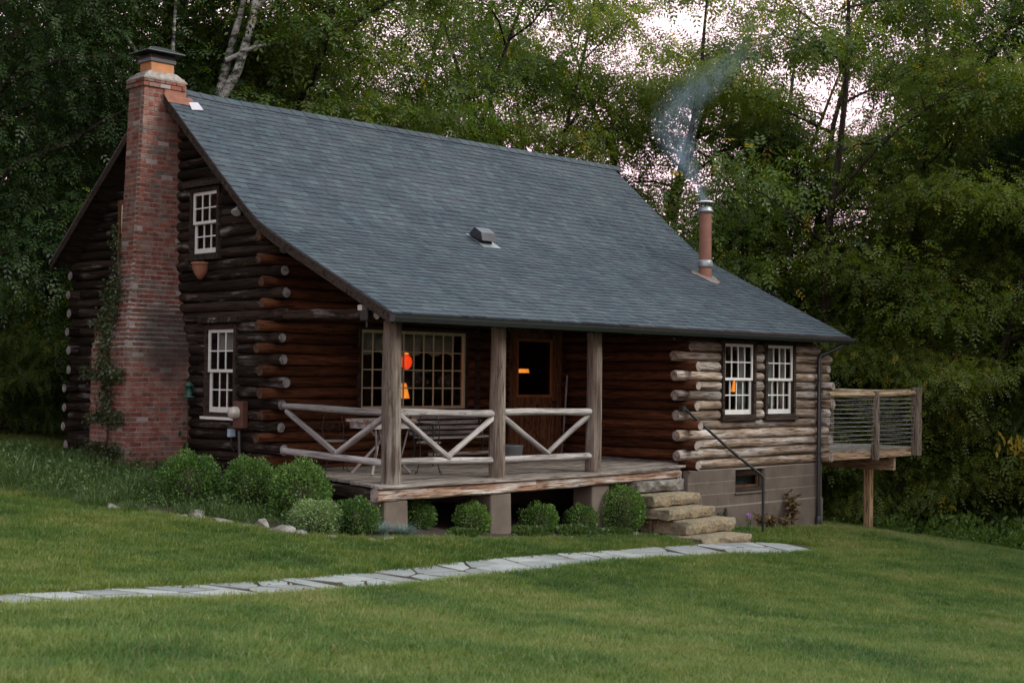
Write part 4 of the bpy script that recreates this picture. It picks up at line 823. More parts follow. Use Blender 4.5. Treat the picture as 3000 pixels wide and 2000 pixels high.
m = MB(); m.tube([(-.15, 3.68, .52), (-.17, 3.66, .38), (-.15, 3.60, .30), (-.17, 3.50, .36), (-.16, 3.46, .5)], .007, 6); m.build('wire', M['iron'], mt_)
sl = thing('flood_light', 'small silver flood light fixed under the gable rake', 'light', (-.12, 3.66, 4.1))
m = MB(); m.lathe((0, 0, 0), [(.03, 0), (.045, .04), (.075, .10), (.08, .115), (.07, .12), (0, .105)], 18); m.build('lamp_head', M['tin'], sl, Matrix.Translation((-.11, 3.66, 4.12)) @ Matrix.Rotation(math.radians(215), 4, 'Y') @ Matrix.Rotation(.4, 4, 'X'))
m = MB(); m.tube([(-.08, 3.64, 4.20), (-.11, 3.66, 4.13)], .014, 7); m.build('arm', M['zinc'], sl); m = MB(); m.lathe((0, 0, 0), [(.04, 0), (.04, .02), (0, .02)], 12); m.build('base', M['zinc'], sl, Matrix.Translation((-.07, 3.64, 4.21)) @ Matrix.Rotation(-math.pi / 2, 4, 'Y'))
wp = thing('wall_pot', 'half round terracotta wall pot hung under the upstairs window', 'wall pot', (-.12, 4.66, 3.2))
m = MB(); m.lathe((-.13, 4.66, 3.22), [(.0, -.19), (.04, -.185), (.10, -.10), (.135, 0), (.14, .05), (.155, .055), (.155, .085), (.13, .085), (.12, .0), (0, -.1)], 20); m.build('bowl', M['terracotta'], wp)
m = MB(); m.box(-.10, -.08, 4.62, 4.70, 3.28, 3.36); m.build('hanger', M['iron'], wp)
bf = thing('hanging_feeder', 'small dark green bird feeder hung left of the lower gable window'.replace('left of', 'between the chimney and'), 'bird feeder', (-.25, 4.74, 1.2))
m = MB(); m.lathe((-.26, 4.74, 1.1), [(0, 0), (.10, .01), (.11, .03), (.05, .05), (.05, .19), (.10, .2), (.02, .27), (0, .28)], 14); m.build('body', plain('green_enamel', (.03, .09, .07), .4), bf); m = MB(); m.tube([(-.26, 4.74, 1.37), (-.26, 4.74, 1.52), (-.16, 4.74, 1.58), (-.09, 4.74, 1.56)], .006, 6); m.build('hook', M['iron'], bf)
sc = thing('security_camera', 'small black and white security camera at the end of the porch tie beam', 'camera', (-.1, .45, 2.4))
m = MB(); m.box(-.15, -.05, .50, .60, 2.42, 2.50); m.build('white_head', M['white'], sc, bevel=.01); m = MB(); m.box(-.14, -.04, .38, .56, 2.27, 2.42); m.build('body', M['dark'], sc, bevel=.015); m = MB(); m.tube([(-.09, .45, 2.27), (-.09, .45, 2.18)], .02, 8); m.build('mount', M['dark'], sc)

# ------------------------------------------------------------------ lamps seen through the windows, and an added glow for the door reflection
def shade_lamp(name, label, x, y, z, r0, r1, h, mat, stem=None):
    t = thing(name, label, 'lamp', (x, y, z)); m = MB(); m.lathe((x, y, z), [(r1, 0), (r0, h), (r0 - .004, h), (r1 - .004, 0)], 22); m.build('lamp_shade', mat, t); m = MB()
    if stem == 'up': m.tube([(x, y, z + h), (x, y, 2.6)], .006, 6)
    else: m.lathe((x, y, z - .35), [(.07, 0), (.07, .02), (.02, .04), (.03, .15), (.015, .22), (.012, .40), (0, .40)], 14)
    m.build('stem', M['iron'], t); return t
shade_lamp('table_lamp', 'glowing orange table lamp behind the picture window, low beside the corner post', 3.02, 3.25, 1.12, .055, .115, .26, M['lamp'])
lamp_light(3.02, 3.25, 1.22, 5); lamp_light(3.16, 3.35, 1.60, 3, (1, .25, .08)); lamp_light(9.28, .85, 1.22, 3); lamp_light(6.10, 3.45, 1.50, 2)  # the last light is added with the door reflection glow
t = thing('side_table', 'dark side table under the glowing lamp behind the picture window', 'table', (3.02, 3.3, -.04)); m = MB(); m.box(2.75, 3.3, 3.05, 3.55, .72, .765); m.build('table_top', M['trim'], t)
for (a, b) in ((2.79, 3.09), (3.26, 3.09), (2.79, 3.51), (3.26, 3.51)): m = MB(); m.box(a - .02, a + .02, b - .02, b + .02, -.04, .72); m.build('leg', M['trim'], t)
hl = thing('hanging_lantern', 'glowing red globe lantern hanging inside the picture window', 'lamp', (3.16, 3.35, 1.75)); m = MB(); m.lathe((3.16, 3.35, 1.74), [(.03, -.13), (.09, -.08), (.115, 0), (.10, .07), (.05, .12), (.03, .13)], 20); m.build('globe', M['lamp_red'], hl); m = MB(); m.lathe((3.16, 3.35, 1.74), [(.05, .13), (.11, .15), (.03, .20), (0, .2)], 18); m.build('cap', M['lamp'], hl); m = MB(); m.tube([(3.16, 3.35, 1.93), (3.16, 3.35, 2.6)], .005, 6); m.build('cord', M['iron'], hl)
shade_lamp('bedside_lamp', 'glowing orange lamp with narrow shade behind the front room window nearer the steps', 9.28, .85, 1.27, .04, .10, .27, M['lamp']); m = MB(); m.box(9.0, 9.55, .65, 1.1, .0, .91); tag(m.build('bedside_chest', M['trim'], None), 'dark chest under the orange lamp in the front room', 'chest')
lt = shade_lamp('door_reflection_glow', 'glowing flat orange shape added for the orange reflection in the porch door', 6.10, 3.45, 1.585, .14, .155, .075, M['lamp'], 'up')  # added glowing shape standing in for an orange reflection in the door glass

# ------------------------------------------------------------------ flagstone path
PC = [(-12.5, -6.3, .72), (-10.2, -5.30, .70), (-7.8, -4.55, .62), (-5.5, -4.02, .72), (-3.5, -3.35, .72), (-1.6, -2.72, .74), (1.0, -2.20, .72), (3.4, -1.93, .70), (4.9, -1.95, .80), (5.8, -1.98, 1.0), (6.6, -2.0, .86), (7.35, -2.02, .42)]
def pcurve(t):
    i = min(int(t), len(PC) - 2); u = t - i; P = [np.array(PC[max(0, min(len(PC) - 1, i + k))]) for k in (-1, 0, 1, 2)]
    return .5 * (2 * P[1] + (P[2] - P[0]) * u + (2 * P[0] - 5 * P[1] + 4 * P[2] - P[3]) * u * u + (3 * P[1] - P[0] - 3 * P[2] + P[3]) * u ** 3)
T = np.linspace(0, len(PC) - 1, 400); CUR = np.array([pcurve(t) for t in T]); SEG = np.r_[0, np.cumsum(np.hypot(*np.diff(CUR[:, :2], axis=0).T))]
TAN = np.gradient(CUR[:, :2], axis=0); TAN /= np.linalg.norm(TAN, axis=1)[:, None]; NOR = np.c_[-TAN[:, 1], TAN[:, 0]]
def pat(s): i = np.interp(s, SEG, np.arange(400)); a = lambda arr: np.array([np.interp(i, np.arange(400), arr[:, k]) for k in range(arr.shape[1])]); return a(CUR), a(NOR)
path = thing('path', 'pale flagstone garden path running across the lawn to the stone steps', None, (0, 0, 0), kind='structure'); del path['label']
vs = []; m = MB()
for s in np.linspace(0, SEG[-1], 90):
    c, nn = pat(s); 
    for q in (-.5, 0, .5): p = c[:2] + nn * c[2] * (q * 1.02); vs.append((p[0], p[1], G(*p) + .012))
m.add(vs, [(i * 3 + j, (i + 1) * 3 + j, (i + 1) * 3 + j + 1, i * 3 + j + 1) for i in range(89) for j in range(2)], True); m.build('path_bed', M['soil'], path)
s = 0; rows = []
prs = random.Random(5)
edges = [0]
while edges[-1] < SEG[-1] - .3: edges.append(edges[-1] + prs.uniform(.36, .68))
def corner(i, j, nj):
    r = random.Random(i * 97 + j * 13 + 5); s = edges[i] + (r.uniform(-.24, .24) * min(1, 1) if 0 < i else 0); q = -.5 + j / nj + (r.uniform(-.10, .10) if 0 < j < nj else r.uniform(-.03, .03))
    c, nn = pat(min(max(s, 0), SEG[-1])); return c[:2] + nn * c[2] * q
NJ = 2
for i in range(len(edges) - 1):
    j = 0
    while j < NJ:
        st_ = 2 if prs.random() < .22 and j == 0 else 1
        P = [corner(i, j, NJ), corner(i + 1, j, NJ), corner(i + 1, j + st_, NJ), corner(i, j + st_, NJ)]
        if st_ == 1 and prs.random() < .5: P.insert(2, (P[1] + P[2]) / 2 + np.array([prs.uniform(-.05, .05), prs.uniform(-.04, .04)]))
        c = sum(P) / len(P); P = [c + (p - c) * (1 - .022 / max(np.linalg.norm(p - c), .08)) for p in P]; K = len(P); zt = G(*c) + .034 + prs.uniform(-.004, .004)
        # shrink is a constant joint; corners are cut a little
        Q = []
        for k in range(K):
            a, b, d = P[k - 1], P[k], P[(k + 1) % K]; Q += [b + (a - b) * .10, b + (d - b) * .10]
        K = len(Q); vz = [G(*q) + .020 + prs.uniform(-.004, .004) for q in Q]; top = [(q[0] - c[0], q[1] - c[1], v_ - zt) for q, v_ in zip(Q, vz)]
        m = MB(); m.add(top + [(x * 1.0, y_ * 1.0, z_ - .045) for x, y_, z_ in top], [tuple(range(K)) if False else tuple(range(K)), tuple(range(K, 2 * K))[::-1]] + [(k, k + K, (k + 1) % K + K, (k + 1) % K) for k in range(K)])
        o = m.build('flagstone', M['flag'], path, Matrix.Translation((c[0], c[1], zt))); o.data.validate()
        j += st_

# ------------------------------------------------------------------ stones round the bed
def boulder(x, y, sx, sy, sz, label, seed, rz=0, group='stones edging the garden bed', sink=.3):
    r = random.Random(seed); import bmesh; b = bmesh.new(); bmesh.ops.create_icosphere(b, subdivisions=3, radius=1); ph = [r.uniform(0, 6) for _ in range(6)]
    cuts = [(Vector((r.uniform(-1, 1), r.uniform(-1, 1), r.uniform(-.2, 1))).normalized(), r.uniform(.45, .8)) for _ in range(10)]
    for v in b.verts:
        p = v.co.copy()
        for (n_, d_) in cuts:
            e = p.dot(n_) - d_
            if e > 0: p -= n_ * e * .95
        p *= 1 + .06 * math.sin(p.x * 5 + ph[0]) * math.sin(p.y * 4 + ph[1]) + .05 * math.sin(p.z * 6 + ph[2])
        v.co = Vector((p.x * sx, p.y * sy, p.z * sz))
    me = bpy.data.meshes.new('stone'); b.to_mesh(me); b.free()
    o = link('edging_stone', me, M['stone'], None, Matrix.Translation((x, y, G(x, y) + sz * (1 - sink * 2) * .6)) @ Matrix.Rotation(rz, 4, 'Z')); return tag(o, label, 'stone', group)
for i, (x, y, sx, sy, sz, lb) in enumerate([
    (-3.35, 1.65, .13, .09, .08, 'small grey stone at the weedy end of the bed, below the chimney'), (-3.03, 1.05, .10, .07, .05, 'flat small stone in the grass below the chimney corner'),
    (-2.75, .97, .17, .10, .06, 'flat pale stone in front of the first round bush'), (-2.50, .98, .17, .12, .12, 'rounded pinkish boulder in front of the first round bush'), (-2.38, .60, .22, .13, .06, 'long low stone between the first two round bushes'),
    (-2.25, .25, .13, .08, .05, 'small white topped stone below the second round bush'), (-2.0, .20, .13, .10, .14, 'upright pointed stone below the second round bush'), (-1.98, -.20, .24, .16, .10, 'broad smooth boulder beside the pale shrub'), (-1.80, -.33, .15, .11, .08, 'brown boulder touching the broad smooth one'),
    (-1.52, -.58, .20, .09, .045, 'flat white stone in front of the pale shrub'), (-1.05, -.78, .17, .08, .045, 'flat pale stone in front of the small round bush by the pier'), (-.66, -.76, .22, .09, .045, 'long flat stone in front of the blue grass'),
    (-.25, -.78, .14, .08, .04, 'buff stone past the blue grass tufts'), (.10, -.75, .11, .07, .04, 'small buff stone between the blue grass and the second pier'), (.45, -.74, .14, .07, .045, 'pale stone in front of the bush between the first two piers'), (1.15, -.70, .15, .08, .04, 'low stone in front of the second pier'),
    (3.08, -.62, .12, .07, .04, 'small stone in front of the low dark ground cover'), (4.55, -.62, .10, .07, .06, 'small white stone beside the big round bush'), (4.95, -.75, .12, .07, .06, 'small pale stone beside the bottom stone step'), (10.15, -.38, .15, .1, .05, 'flat splash stone at the foot of the downspout')]):
    boulder(x, y, sx, sy, sz, lb, 60 + i, random.uniform(-.5, .5))
m = MB(); K = 26; vs = []
for i in range(K):
    t = i / (K - 1); x = lerp(-3.6, 5.2, t); yf = np.interp(x, [-3.6, -2.5, -1.9, -1.0, 0, 2, 5.2], [1.9, .85, -.25, -.70, -.68, -.60, -.62]); yb2 = np.interp(x, [-3.6, -1, .2, 5.2], [5.3, 4.3, 2.7, 2.7])
    for j in range(9): y = lerp(yf, yb2, j / 8); vs.append((x, y, G(x, y) + .022))
m.add(vs, [(i * 9 + j, (i + 1) * 9 + j, (i + 1) * 9 + j + 1, i * 9 + j + 1) for i in range(K - 1) for j in range(8)], True); tag(m.build('garden_bed', M['soil']), 'dark soil bed', kind='structure')
m = MB(); vs = []
for i in range(10):
    for j in range(4): x = 10.4 + i * .32; y = -.25 + j * .3 + .3 - i * .01; vs.append((x, y, G(x, y) + .02))
m.add(vs, [(i * 4 + j, (i + 1) * 4 + j, (i + 1) * 4 + j + 1, i * 4 + j + 1) for i in range(9) for j in range(3)]); tag(m.build('gravel_strip', M['gravel']), kind='structure')

# ------------------------------------------------------------------ foliage builders (numpy)
def leaf_quads(P, D, Nn, L, Wd, rnd, fold=False):
    """one diamond leaf per point: P base, D direction, Nn normal, L length, Wd width"""
    D = D / np.linalg.norm(D, axis=1)[:, None]; s = np.cross(D, Nn); s /= (np.linalg.norm(s, axis=1)[:, None] + 1e-9)
    L = np.broadcast_to(L, len(P))[:, None]; Wd = np.broadcast_to(Wd, len(P))[:, None]
    V = np.stack([P, P + D * L * .45 + s * Wd / 2, P + D * L, P + D * L * .45 - s * Wd / 2], 1).reshape(-1, 3)
    return V, np.arange(len(V)).reshape(-1, 4)
def sprays(P, D, L, r, pairs=3, lw=.40, droop=.30):
    """compound leaf at each point: leaflets in pairs along an arching rib of length L"""
    n = len(P); D = D / np.linalg.norm(D, axis=1)[:, None]; side = np.cross(D, np.array([0, 0, 1.]) + r.normal(size=D.shape) * .35); side /= np.linalg.norm(side, axis=1)[:, None] + 1e-9; L = L[:, None]; Vs = []
    Z_ = np.array([0, 0, -1.])
    for k in range(pairs + 1):
        t = (k + .6) / (pairs + .6); c = P + D * L * t + Z_ * L * droop * t * t; tang = D + Z_ * droop * 2 * t; ll = L * lw * (1 - .35 * abs(t - .5))
        for sg in ((1, -1) if k < pairs else (0,)):
            d = tang * (.55 if sg else 1) + side * sg + Z_ * .15; d /= np.linalg.norm(d, axis=1)[:, None]; w_ = np.cross(d, np.cross(side, tang)); w_ = w_ / (np.linalg.norm(w_, axis=1)[:, None] + 1e-9) * ll * .21
            Vs.append(np.stack([c, c + d * ll * .5 + w_, c + d * ll, c + d * ll * .5 - w_], 1))
    k = len(Vs); V = np.stack(Vs, 1).reshape(-1, 3); return V, np.arange(len(V)).reshape(-1, 4), k
def rand_dirs(n, r): v = r.normal(size=(n, 3)); return v / np.linalg.norm(v, axis=1)[:, None]
def ball_bush_mesh(name, rx, rz_, n, leaf, mat, seed, droop=0, noise=.10, up=.3):
    """clipped ball of small leaves growing outwards"""
    r = np.random.default_rng(seed); d = rand_dirs(n, r); ph = r.uniform(0, 6, 6)
    bumpf = 1 + noise * (np.sin(d[:, 0] * 5 + ph[0]) * np.sin(d[:, 1] * 5 + ph[1]) + .7 * np.sin(d[:, 2] * 9 + ph[2]) * np.sin(d[:, 0] * 8 + ph[3])) + .04 * np.sin(d[:, 0] * 23 + ph[4]) * np.sin(d[:, 1] * 21 + d[:, 2] * 19)
    rad = bumpf * (1 - .42 * r.random(n) ** 2.2) + (r.random(n) > .95) * r.uniform(0, .16, n)
    P = d * rad[:, None] * np.array([rx, rx, rz_]) + np.array([0, 0, rz_ * .93]); D = d + r.normal(size=(n, 3)) * .55 + np.array([0, 0, up]); Nn = rand_dirs(n, r)
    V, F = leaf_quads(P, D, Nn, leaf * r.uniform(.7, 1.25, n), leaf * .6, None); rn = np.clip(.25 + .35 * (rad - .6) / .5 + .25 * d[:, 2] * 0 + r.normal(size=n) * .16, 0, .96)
    return np_quads(name, V, F, mat, rnd=rn)
def core_mesh(rx, rz_): 
    m = MB(); m.lathe((0, 0, 0), [(.02, 0), (rx * .55, rz_ * .3), (rx * .62, rz_ * .9), (rx * .45, rz_ * 1.4), (0, rz_ * 1.6)], 10); me = m.mesh('stems'); me.materials.append(M['bark']); return me
def bush(name, label, cat, x, y, rx, rz_, mesh, core, group=None, rot=0, sc=1):
    t = thing(name, label, cat, (x, y, G(x, y)), group); Mt = Matrix.Translation((x, y, G(x, y) - .02)) @ Matrix.Rotation(rot, 4, 'Z') @ Matrix.Diagonal((sc, sc, sc, 1))
    link('foliage', mesh, None, t, Mt); link('stems', core, None, t, Mt); return t
bg = 'clipped boxwood balls along the porch'
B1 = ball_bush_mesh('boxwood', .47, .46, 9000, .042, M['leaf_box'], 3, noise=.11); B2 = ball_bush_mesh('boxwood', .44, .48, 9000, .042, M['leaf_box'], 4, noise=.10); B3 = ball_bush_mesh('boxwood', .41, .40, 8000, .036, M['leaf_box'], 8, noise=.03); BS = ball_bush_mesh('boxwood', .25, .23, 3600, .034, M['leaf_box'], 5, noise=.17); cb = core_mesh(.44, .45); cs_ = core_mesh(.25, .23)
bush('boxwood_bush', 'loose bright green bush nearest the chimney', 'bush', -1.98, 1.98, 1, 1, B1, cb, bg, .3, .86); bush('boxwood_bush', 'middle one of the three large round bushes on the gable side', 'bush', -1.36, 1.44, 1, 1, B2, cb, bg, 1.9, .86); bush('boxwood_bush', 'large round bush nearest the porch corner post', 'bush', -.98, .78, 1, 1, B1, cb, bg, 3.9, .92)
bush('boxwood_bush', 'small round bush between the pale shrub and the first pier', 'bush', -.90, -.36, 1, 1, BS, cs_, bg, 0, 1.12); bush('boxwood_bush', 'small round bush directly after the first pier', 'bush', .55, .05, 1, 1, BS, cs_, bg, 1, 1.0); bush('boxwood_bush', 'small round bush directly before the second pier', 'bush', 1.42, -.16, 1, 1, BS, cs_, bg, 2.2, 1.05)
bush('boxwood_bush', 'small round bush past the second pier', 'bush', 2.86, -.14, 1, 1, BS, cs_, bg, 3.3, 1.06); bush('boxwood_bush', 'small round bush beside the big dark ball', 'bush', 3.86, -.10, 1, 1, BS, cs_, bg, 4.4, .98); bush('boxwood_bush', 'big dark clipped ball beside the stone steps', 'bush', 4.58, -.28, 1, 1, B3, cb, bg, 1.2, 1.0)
PS = ball_bush_mesh('pale_shrub', .40, .25, 5200, .040, M['leaf_pale'], 9, noise=.14); bush('pale_shrub', 'pale sage green shrub beside the smooth boulder', 'shrub', -1.38, -.12, 1, 1, PS, core_mesh(.36, .22), None, 0, .88)
LG = ball_bush_mesh('low_ground_cover', .34, .065, 1500, .06, M['leaf_weed'], 12, noise=.2)
for i, (x, y, sc, lb) in enumerate([(2.42, -.30, .9, 'low dark green ground cover between the second pier and a small bush'), (3.35, -.38, 1.0, 'low dark green ground cover between the last two small bushes'), (4.25, -.45, .8, 'low leafy plant at the foot of the big dark ball'), (1.0, -.40, .7, 'thin low plant between two small bushes')]):
    o = link('ground_cover', LG, None, None, Matrix.Translation((x, y, G(x, y))) @ Matrix.Rotation(i, 4, 'Z') @ Matrix.Diagonal((sc, sc, sc, 1))); tag(o, lb, 'plant', 'low plants in the porch bed')
def blades_mesh(name, n, R, h, wd, mat, seed, splay=.6, seg=3, curl=.4):
    """tuft of arching blades"""
    r = np.random.default_rng(seed); a = r.uniform(0, 2 * np.pi, n); rr = R * np.sqrt(r.random(n)); b = np.c_[rr * np.cos(a), rr * np.sin(a), np.zeros(n)]; a2 = a + r.normal(size=n) * .9
    out = np.c_[np.cos(a2), np.sin(a2), np.zeros(n)]; sp = splay * r.uniform(.2, 1.2, n); H_ = h * r.uniform(.55, 1.15, n); side = np.c_[-np.sin(a2 + r.normal(size=n)), np.cos(a2), np.zeros(n)]; V = []
    for k in range(seg + 1):
        t = k / seg; c = b + out * (sp * H_ * t ** 1.8)[:, None] + np.array([0, 0, 1]) * (H_ * (t - curl * sp * t ** 3 * .5))[:, None]; ww = wd * (1 - t ** 1.6) * .5 + 1e-4
        V += [c - side * ww, c + side * ww]
    V = np.stack(V, 1).reshape(-1, 3); m_ = 2 * (seg + 1); base = np.arange(n)[:, None] * m_; F = np.concatenate([base + np.array([[2 * k, 2 * k + 1, 2 * k + 3, 2 * k + 2]]) for k in range(seg)], 0)
    return np_quads(name, V, F, mat, rnd=np.tile(r.random(n), seg))
BF = blades_mesh('blue_fescue', 420, .07, .22, .006, M['leaf_blue'], 2, 1.0, curl=.9)
for i, (x, y, lb) in enumerate([(-.52, -.42, 'blue grey fescue tuft at the foot of the first pier'), (-.20, -.52, 'blue grey fescue tuft just past the foot of the first pier')]):
    tag(link('fescue_tuft', BF, None, None, Matrix.Translation((x, y, G(x, y))) @ Matrix.Rotation(i * 2, 4, 'Z') @ Matrix.Diagonal((1.25, 1.25, 1, 1))), lb, 'ornamental grass', 'blue fescue tufts')
# withered plants and a purple flower at the block wall
def sprig(name, label, cat, x, y, h, n, leaf, mat, seed, spread=.2, group=None, stems=7):
    r = np.random.default_rng(seed); t = thing(name, label, cat, (x, y, G(x, y)), group); m = MB(); P = []; z = G(x, y)
    for k in range(stems):
        a = r.uniform(0, 6.28); q = r.uniform(.3, 1) * spread; hh = h * r.uniform(.6, 1.05); e = Vector((x + q * math.cos(a), y + q * math.sin(a), z + hh)); s0 = Vector((x + r.uniform(-.03, .03), y + r.uniform(-.03, .03), z - .02)); md = s0.lerp(e, .5) + Vector((0, 0, .05)); m.tube([s0, md, e], [.006, .005, .003], 5)
        for _ in range(n // stems): u = r.uniform(.25, 1); P.append(np.array(s0.lerp(md, u * 2) if u < .5 else md.lerp(e, u * 2 - 1)))
    m.build('stem', M['bark'] if mat is not M['leaf_weed'] else M['leaf_weed'], t); P = np.array(P); D = r.normal(size=P.shape) * np.array([1, 1, .6]) + np.array([0, 0, -.15]); V, F = leaf_quads(P, D, rand_dirs(len(P), r), leaf * r.uniform(.6, 1.3, len(P)), leaf * .5, None)
    link('foliage', np_quads('foliage', V, F, mat, rnd=r.random(len(P))), None, t); return t
sprig('withered_plant', 'tall withered brown plant against the block wall near the downspout', 'plant', 9.55, -.25, .62, 150, .12, M['leaf_dead'], 1, .13, 'withered plants along the block wall', 9); sprig('withered_plant', 'collapsed withered leaves just past the hand rail post', 'plant', 8.45, -.40, .26, 90, .15, M['leaf_dead'], 2, .28, 'withered plants along the block wall', 8); sprig('withered_plant', 'low straw coloured stalks between the withered plants', 'plant', 9.1, -.42, .22, 60, .10, M['leaf_dead'], 3, .25, 'withered plants along the block wall')
sprig('leafy_weed', 'dark leafy weed against the block wall beside the steps', 'plant', 7.45, -.22, .32, 90, .07, M['leaf_vine'], 4, .1)
fl = sprig('purple_flower', 'small purple flower beside the hand rail post', 'flower', 7.75, -.55, .24, 20, .05, M['leaf_weed'], 5, .05, None, 3); m = MB(); pm = plain('purple_petals', (.36, .16, .50), .7)
for k in range(7): a = k * .9; q = Vector((7.75 + .035 * math.cos(a), -.55 + .035 * math.sin(a), G(7.75, -.55) + .27 + .02 * (k % 2))); m.add([Vector((7.75, -.55, q.z - .02)), q + Vector((0, 0, -.02)), q + Vector((.01, 0, .02)), q + Vector((-.02, 0, .015))], [(0, 1, 2, 3)])
o = m.build('petals', pm, fl); sm = o.modifiers.new('t', 'SOLIDIFY'); sm.thickness = .003

# climber on the chimney
vine = thing('climbing_vine', 'sparse climbing shrub trained up the outer face of the chimney', 'climber', (-1.35, 5.55, -.2)); m = MB(); P = []; r = np.random.default_rng(21)
def onface(y, z, off=.05): return (cprof(z)[0] - off, y, z)
def vpath(pts, r0, r1, nleaf, sp):
    m.tube([onface(*p) for p in pts], [lerp(r0, r1, i / (len(pts) - 1)) for i in range(len(pts))], 6)
    for _ in range(nleaf):
        k = r.integers(0, len(pts) - 1); u = r.random(); y = lerp(pts[k][0], pts[k + 1][0], u); z = lerp(pts[k][1], pts[k + 1][1], u); P.append(np.array(onface(y, z)) + r.normal(size=3) * np.array([.05, sp, sp * .9]) - np.array([.05, 0, 0]))
vpath([(5.55, -.3), (5.50, .3), (5.46, .9), (5.56, 1.4), (5.60, 2.0), (5.72, 2.6), (5.76, 3.2)], .022, .008, 0, .1)
vpath([(5.46, .9), (5.56, 1.4), (5.60, 2.0), (5.72, 2.6), (5.76, 3.0)], .012, .008, 1500, .10); vpath([(5.74, 2.8), (5.80, 3.2), (5.93, 3.6), (6.0, 3.95)], .008, .004, 200, .06)
for z, l, rr in ((.25, .5, .45), (.75, .55, .5), (1.45, .75, .5), (-.05, .35, .35)):
    vpath([(5.48, z), (5.48 + l * .5, z + .06), (5.48 + l, z + .03)], .009, .004, 230, .07); vpath([(5.48, z), (5.48 - rr * .5, z + .05), (5.45 - rr * .8, z + .0)], .009, .004, 230, .07)
vpath([(5.8, 2.2), (6.02, 2.3), (6.0, 2.8)], .008, .004, 200, .08)
m.build('stem', M['bark'], vine); P = np.array(P); D = r.normal(size=P.shape) + np.array([-.6, 0, -.3]); V, F = leaf_quads(P, D, rand_dirs(len(P), r), .065 * r.uniform(.6, 1.3, len(P)), .04, None); link('foliage', np_quads('foliage', V, F, M['leaf_vine'], rnd=r.random(len(P)) * .8), None, vine)
hv = thing('heart_leaf_vine', 'young vine with a few big heart shaped leaves between chimney and bush', 'vine', (-.2, 4.85, 0)); m = MB(); m.tube([(-.2, 4.86, -.3), (-.18, 4.88, .3), (-.17, 4.90, .9), (-.15, 4.95, 1.3)], .008, 6); m.build('stem', M['leaf_weed'], hv)
for i, (y, z, s_) in enumerate([(4.86, .18, .13), (4.92, .02, .11), (4.82, .36, .09), (4.98, .55, .06), (4.86, .72, .05)]):
    m = MB(); pts = []
    for k in range(16): a = k / 16 * 6.2832; q = s_ * (1 - .45 * math.sin(a)) * .75 * (1 - .35 * max(0, math.cos(a - 1.5708)) ** 8); pts.append((-.26 + .02 * math.cos(2 * a), y + q * math.cos(a), z + q * math.sin(a)))
    m.add(pts + [(-.27, y, z)], [(k, (k + 1) % 16, 16) for k in range(16)], True); o = m.build('leaf', M['leaf_weed'], hv); sm = o.modifiers.new('t', 'SOLIDIFY'); sm.thickness = .002

# ------------------------------------------------------------------ scattering (grass, weeds)
def scatter(name, P, scale, rot, protos, pick, mat, label, kind='stuff'):
    me = bpy.data.meshes.new(name); me.vertices.add(len(P)); me.vertices.foreach_set('co', np.asarray(P, np.float32).ravel())
    for nm, ty, dat in (('sc', 'FLOAT', scale), ('rz', 'FLOAT', rot)): a = me.attributes.new(nm, ty, 'POINT'); a.data.foreach_set('value', np.asarray(dat, np.float32))
    a = me.attributes.new('pick', 'INT', 'POINT'); a.data.foreach_set('value', np.asarray(pick, np.int32)); me.materials.append(mat)
    o = link(name, me); g = bpy.data.node_groups.new(name, 'GeometryNodeTree'); g.interface.new_socket('Geometry', in_out='INPUT', socket_type='NodeSocketGeometry'); g.interface.new_socket('Geometry', in_out='OUTPUT', socket_type='NodeSocketGeometry')
    gi = g.nodes.new('NodeGroupInput'); go = g.nodes.new('NodeGroupOutput'); jn = g.nodes.new('GeometryNodeJoinGeometry')
    def nat(nm, ty): n_ = g.nodes.new('GeometryNodeInputNamedAttribute'); n_.data_type = ty; n_.inputs['Name'].default_value = nm; return n_.outputs['Attribute']
    sc_, rz_, pk = nat('sc', 'FLOAT'), nat('rz', 'FLOAT'), nat('pick', 'INT'); cv = g.nodes.new('ShaderNodeCombineXYZ'); g.links.new(rz_, cv.inputs[2]); er = g.nodes.new('FunctionNodeEulerToRotation'); g.links.new(cv.outputs[0], er.inputs[0])
    for i, pm_ in enumerate(protos):
        po = bpy.data.objects.new(name + '_tuft', pm_); oi = g.nodes.new('GeometryNodeObjectInfo'); oi.inputs['Object'].default_value = po; oi.inputs['As Instance'].default_value = True
        ip = g.nodes.new('GeometryNodeInstanceOnPoints'); cm = g.nodes.new('FunctionNodeCompare'); cm.data_type = 'INT'; cm.operation = 'EQUAL'; g.links.new(pk, cm.inputs['A'] if 'A' in cm.inputs else cm.inputs[2]); 
        for s_ in cm.inputs:
            if s_.type == 'INT' and s_.name == 'B': s_.default_value = i
            if s_.type == 'INT' and s_.name == 'A' and not s_.is_linked: g.links.new(pk, s_)
        g.links.new(gi.outputs[0], ip.inputs['Points']); g.links.new(cm.outputs[0], ip.inputs['Selection']); g.links.new(oi.outputs['Geometry'], ip.inputs['Instance']); g.links.new(er.outputs[0], ip.inputs['Rotation']); g.links.new(sc_, ip.inputs['Scale']); g.links.new(ip.outputs[0], jn.inputs[0])
    g.links.new(jn.outputs[0], go.inputs[0]); md = o.modifiers.new('scatter', 'NODES'); md.node_group = g
    return tag(o, label, kind=kind)
def dist_path(x, y):
    D = np.full(len(x), 9.); 
    for i in range(0, 400, 4): d = np.hypot(x - CUR[i, 0], y - CUR[i, 1]) - CUR[i, 2] * .5; D = np.minimum(D, d)
    return D
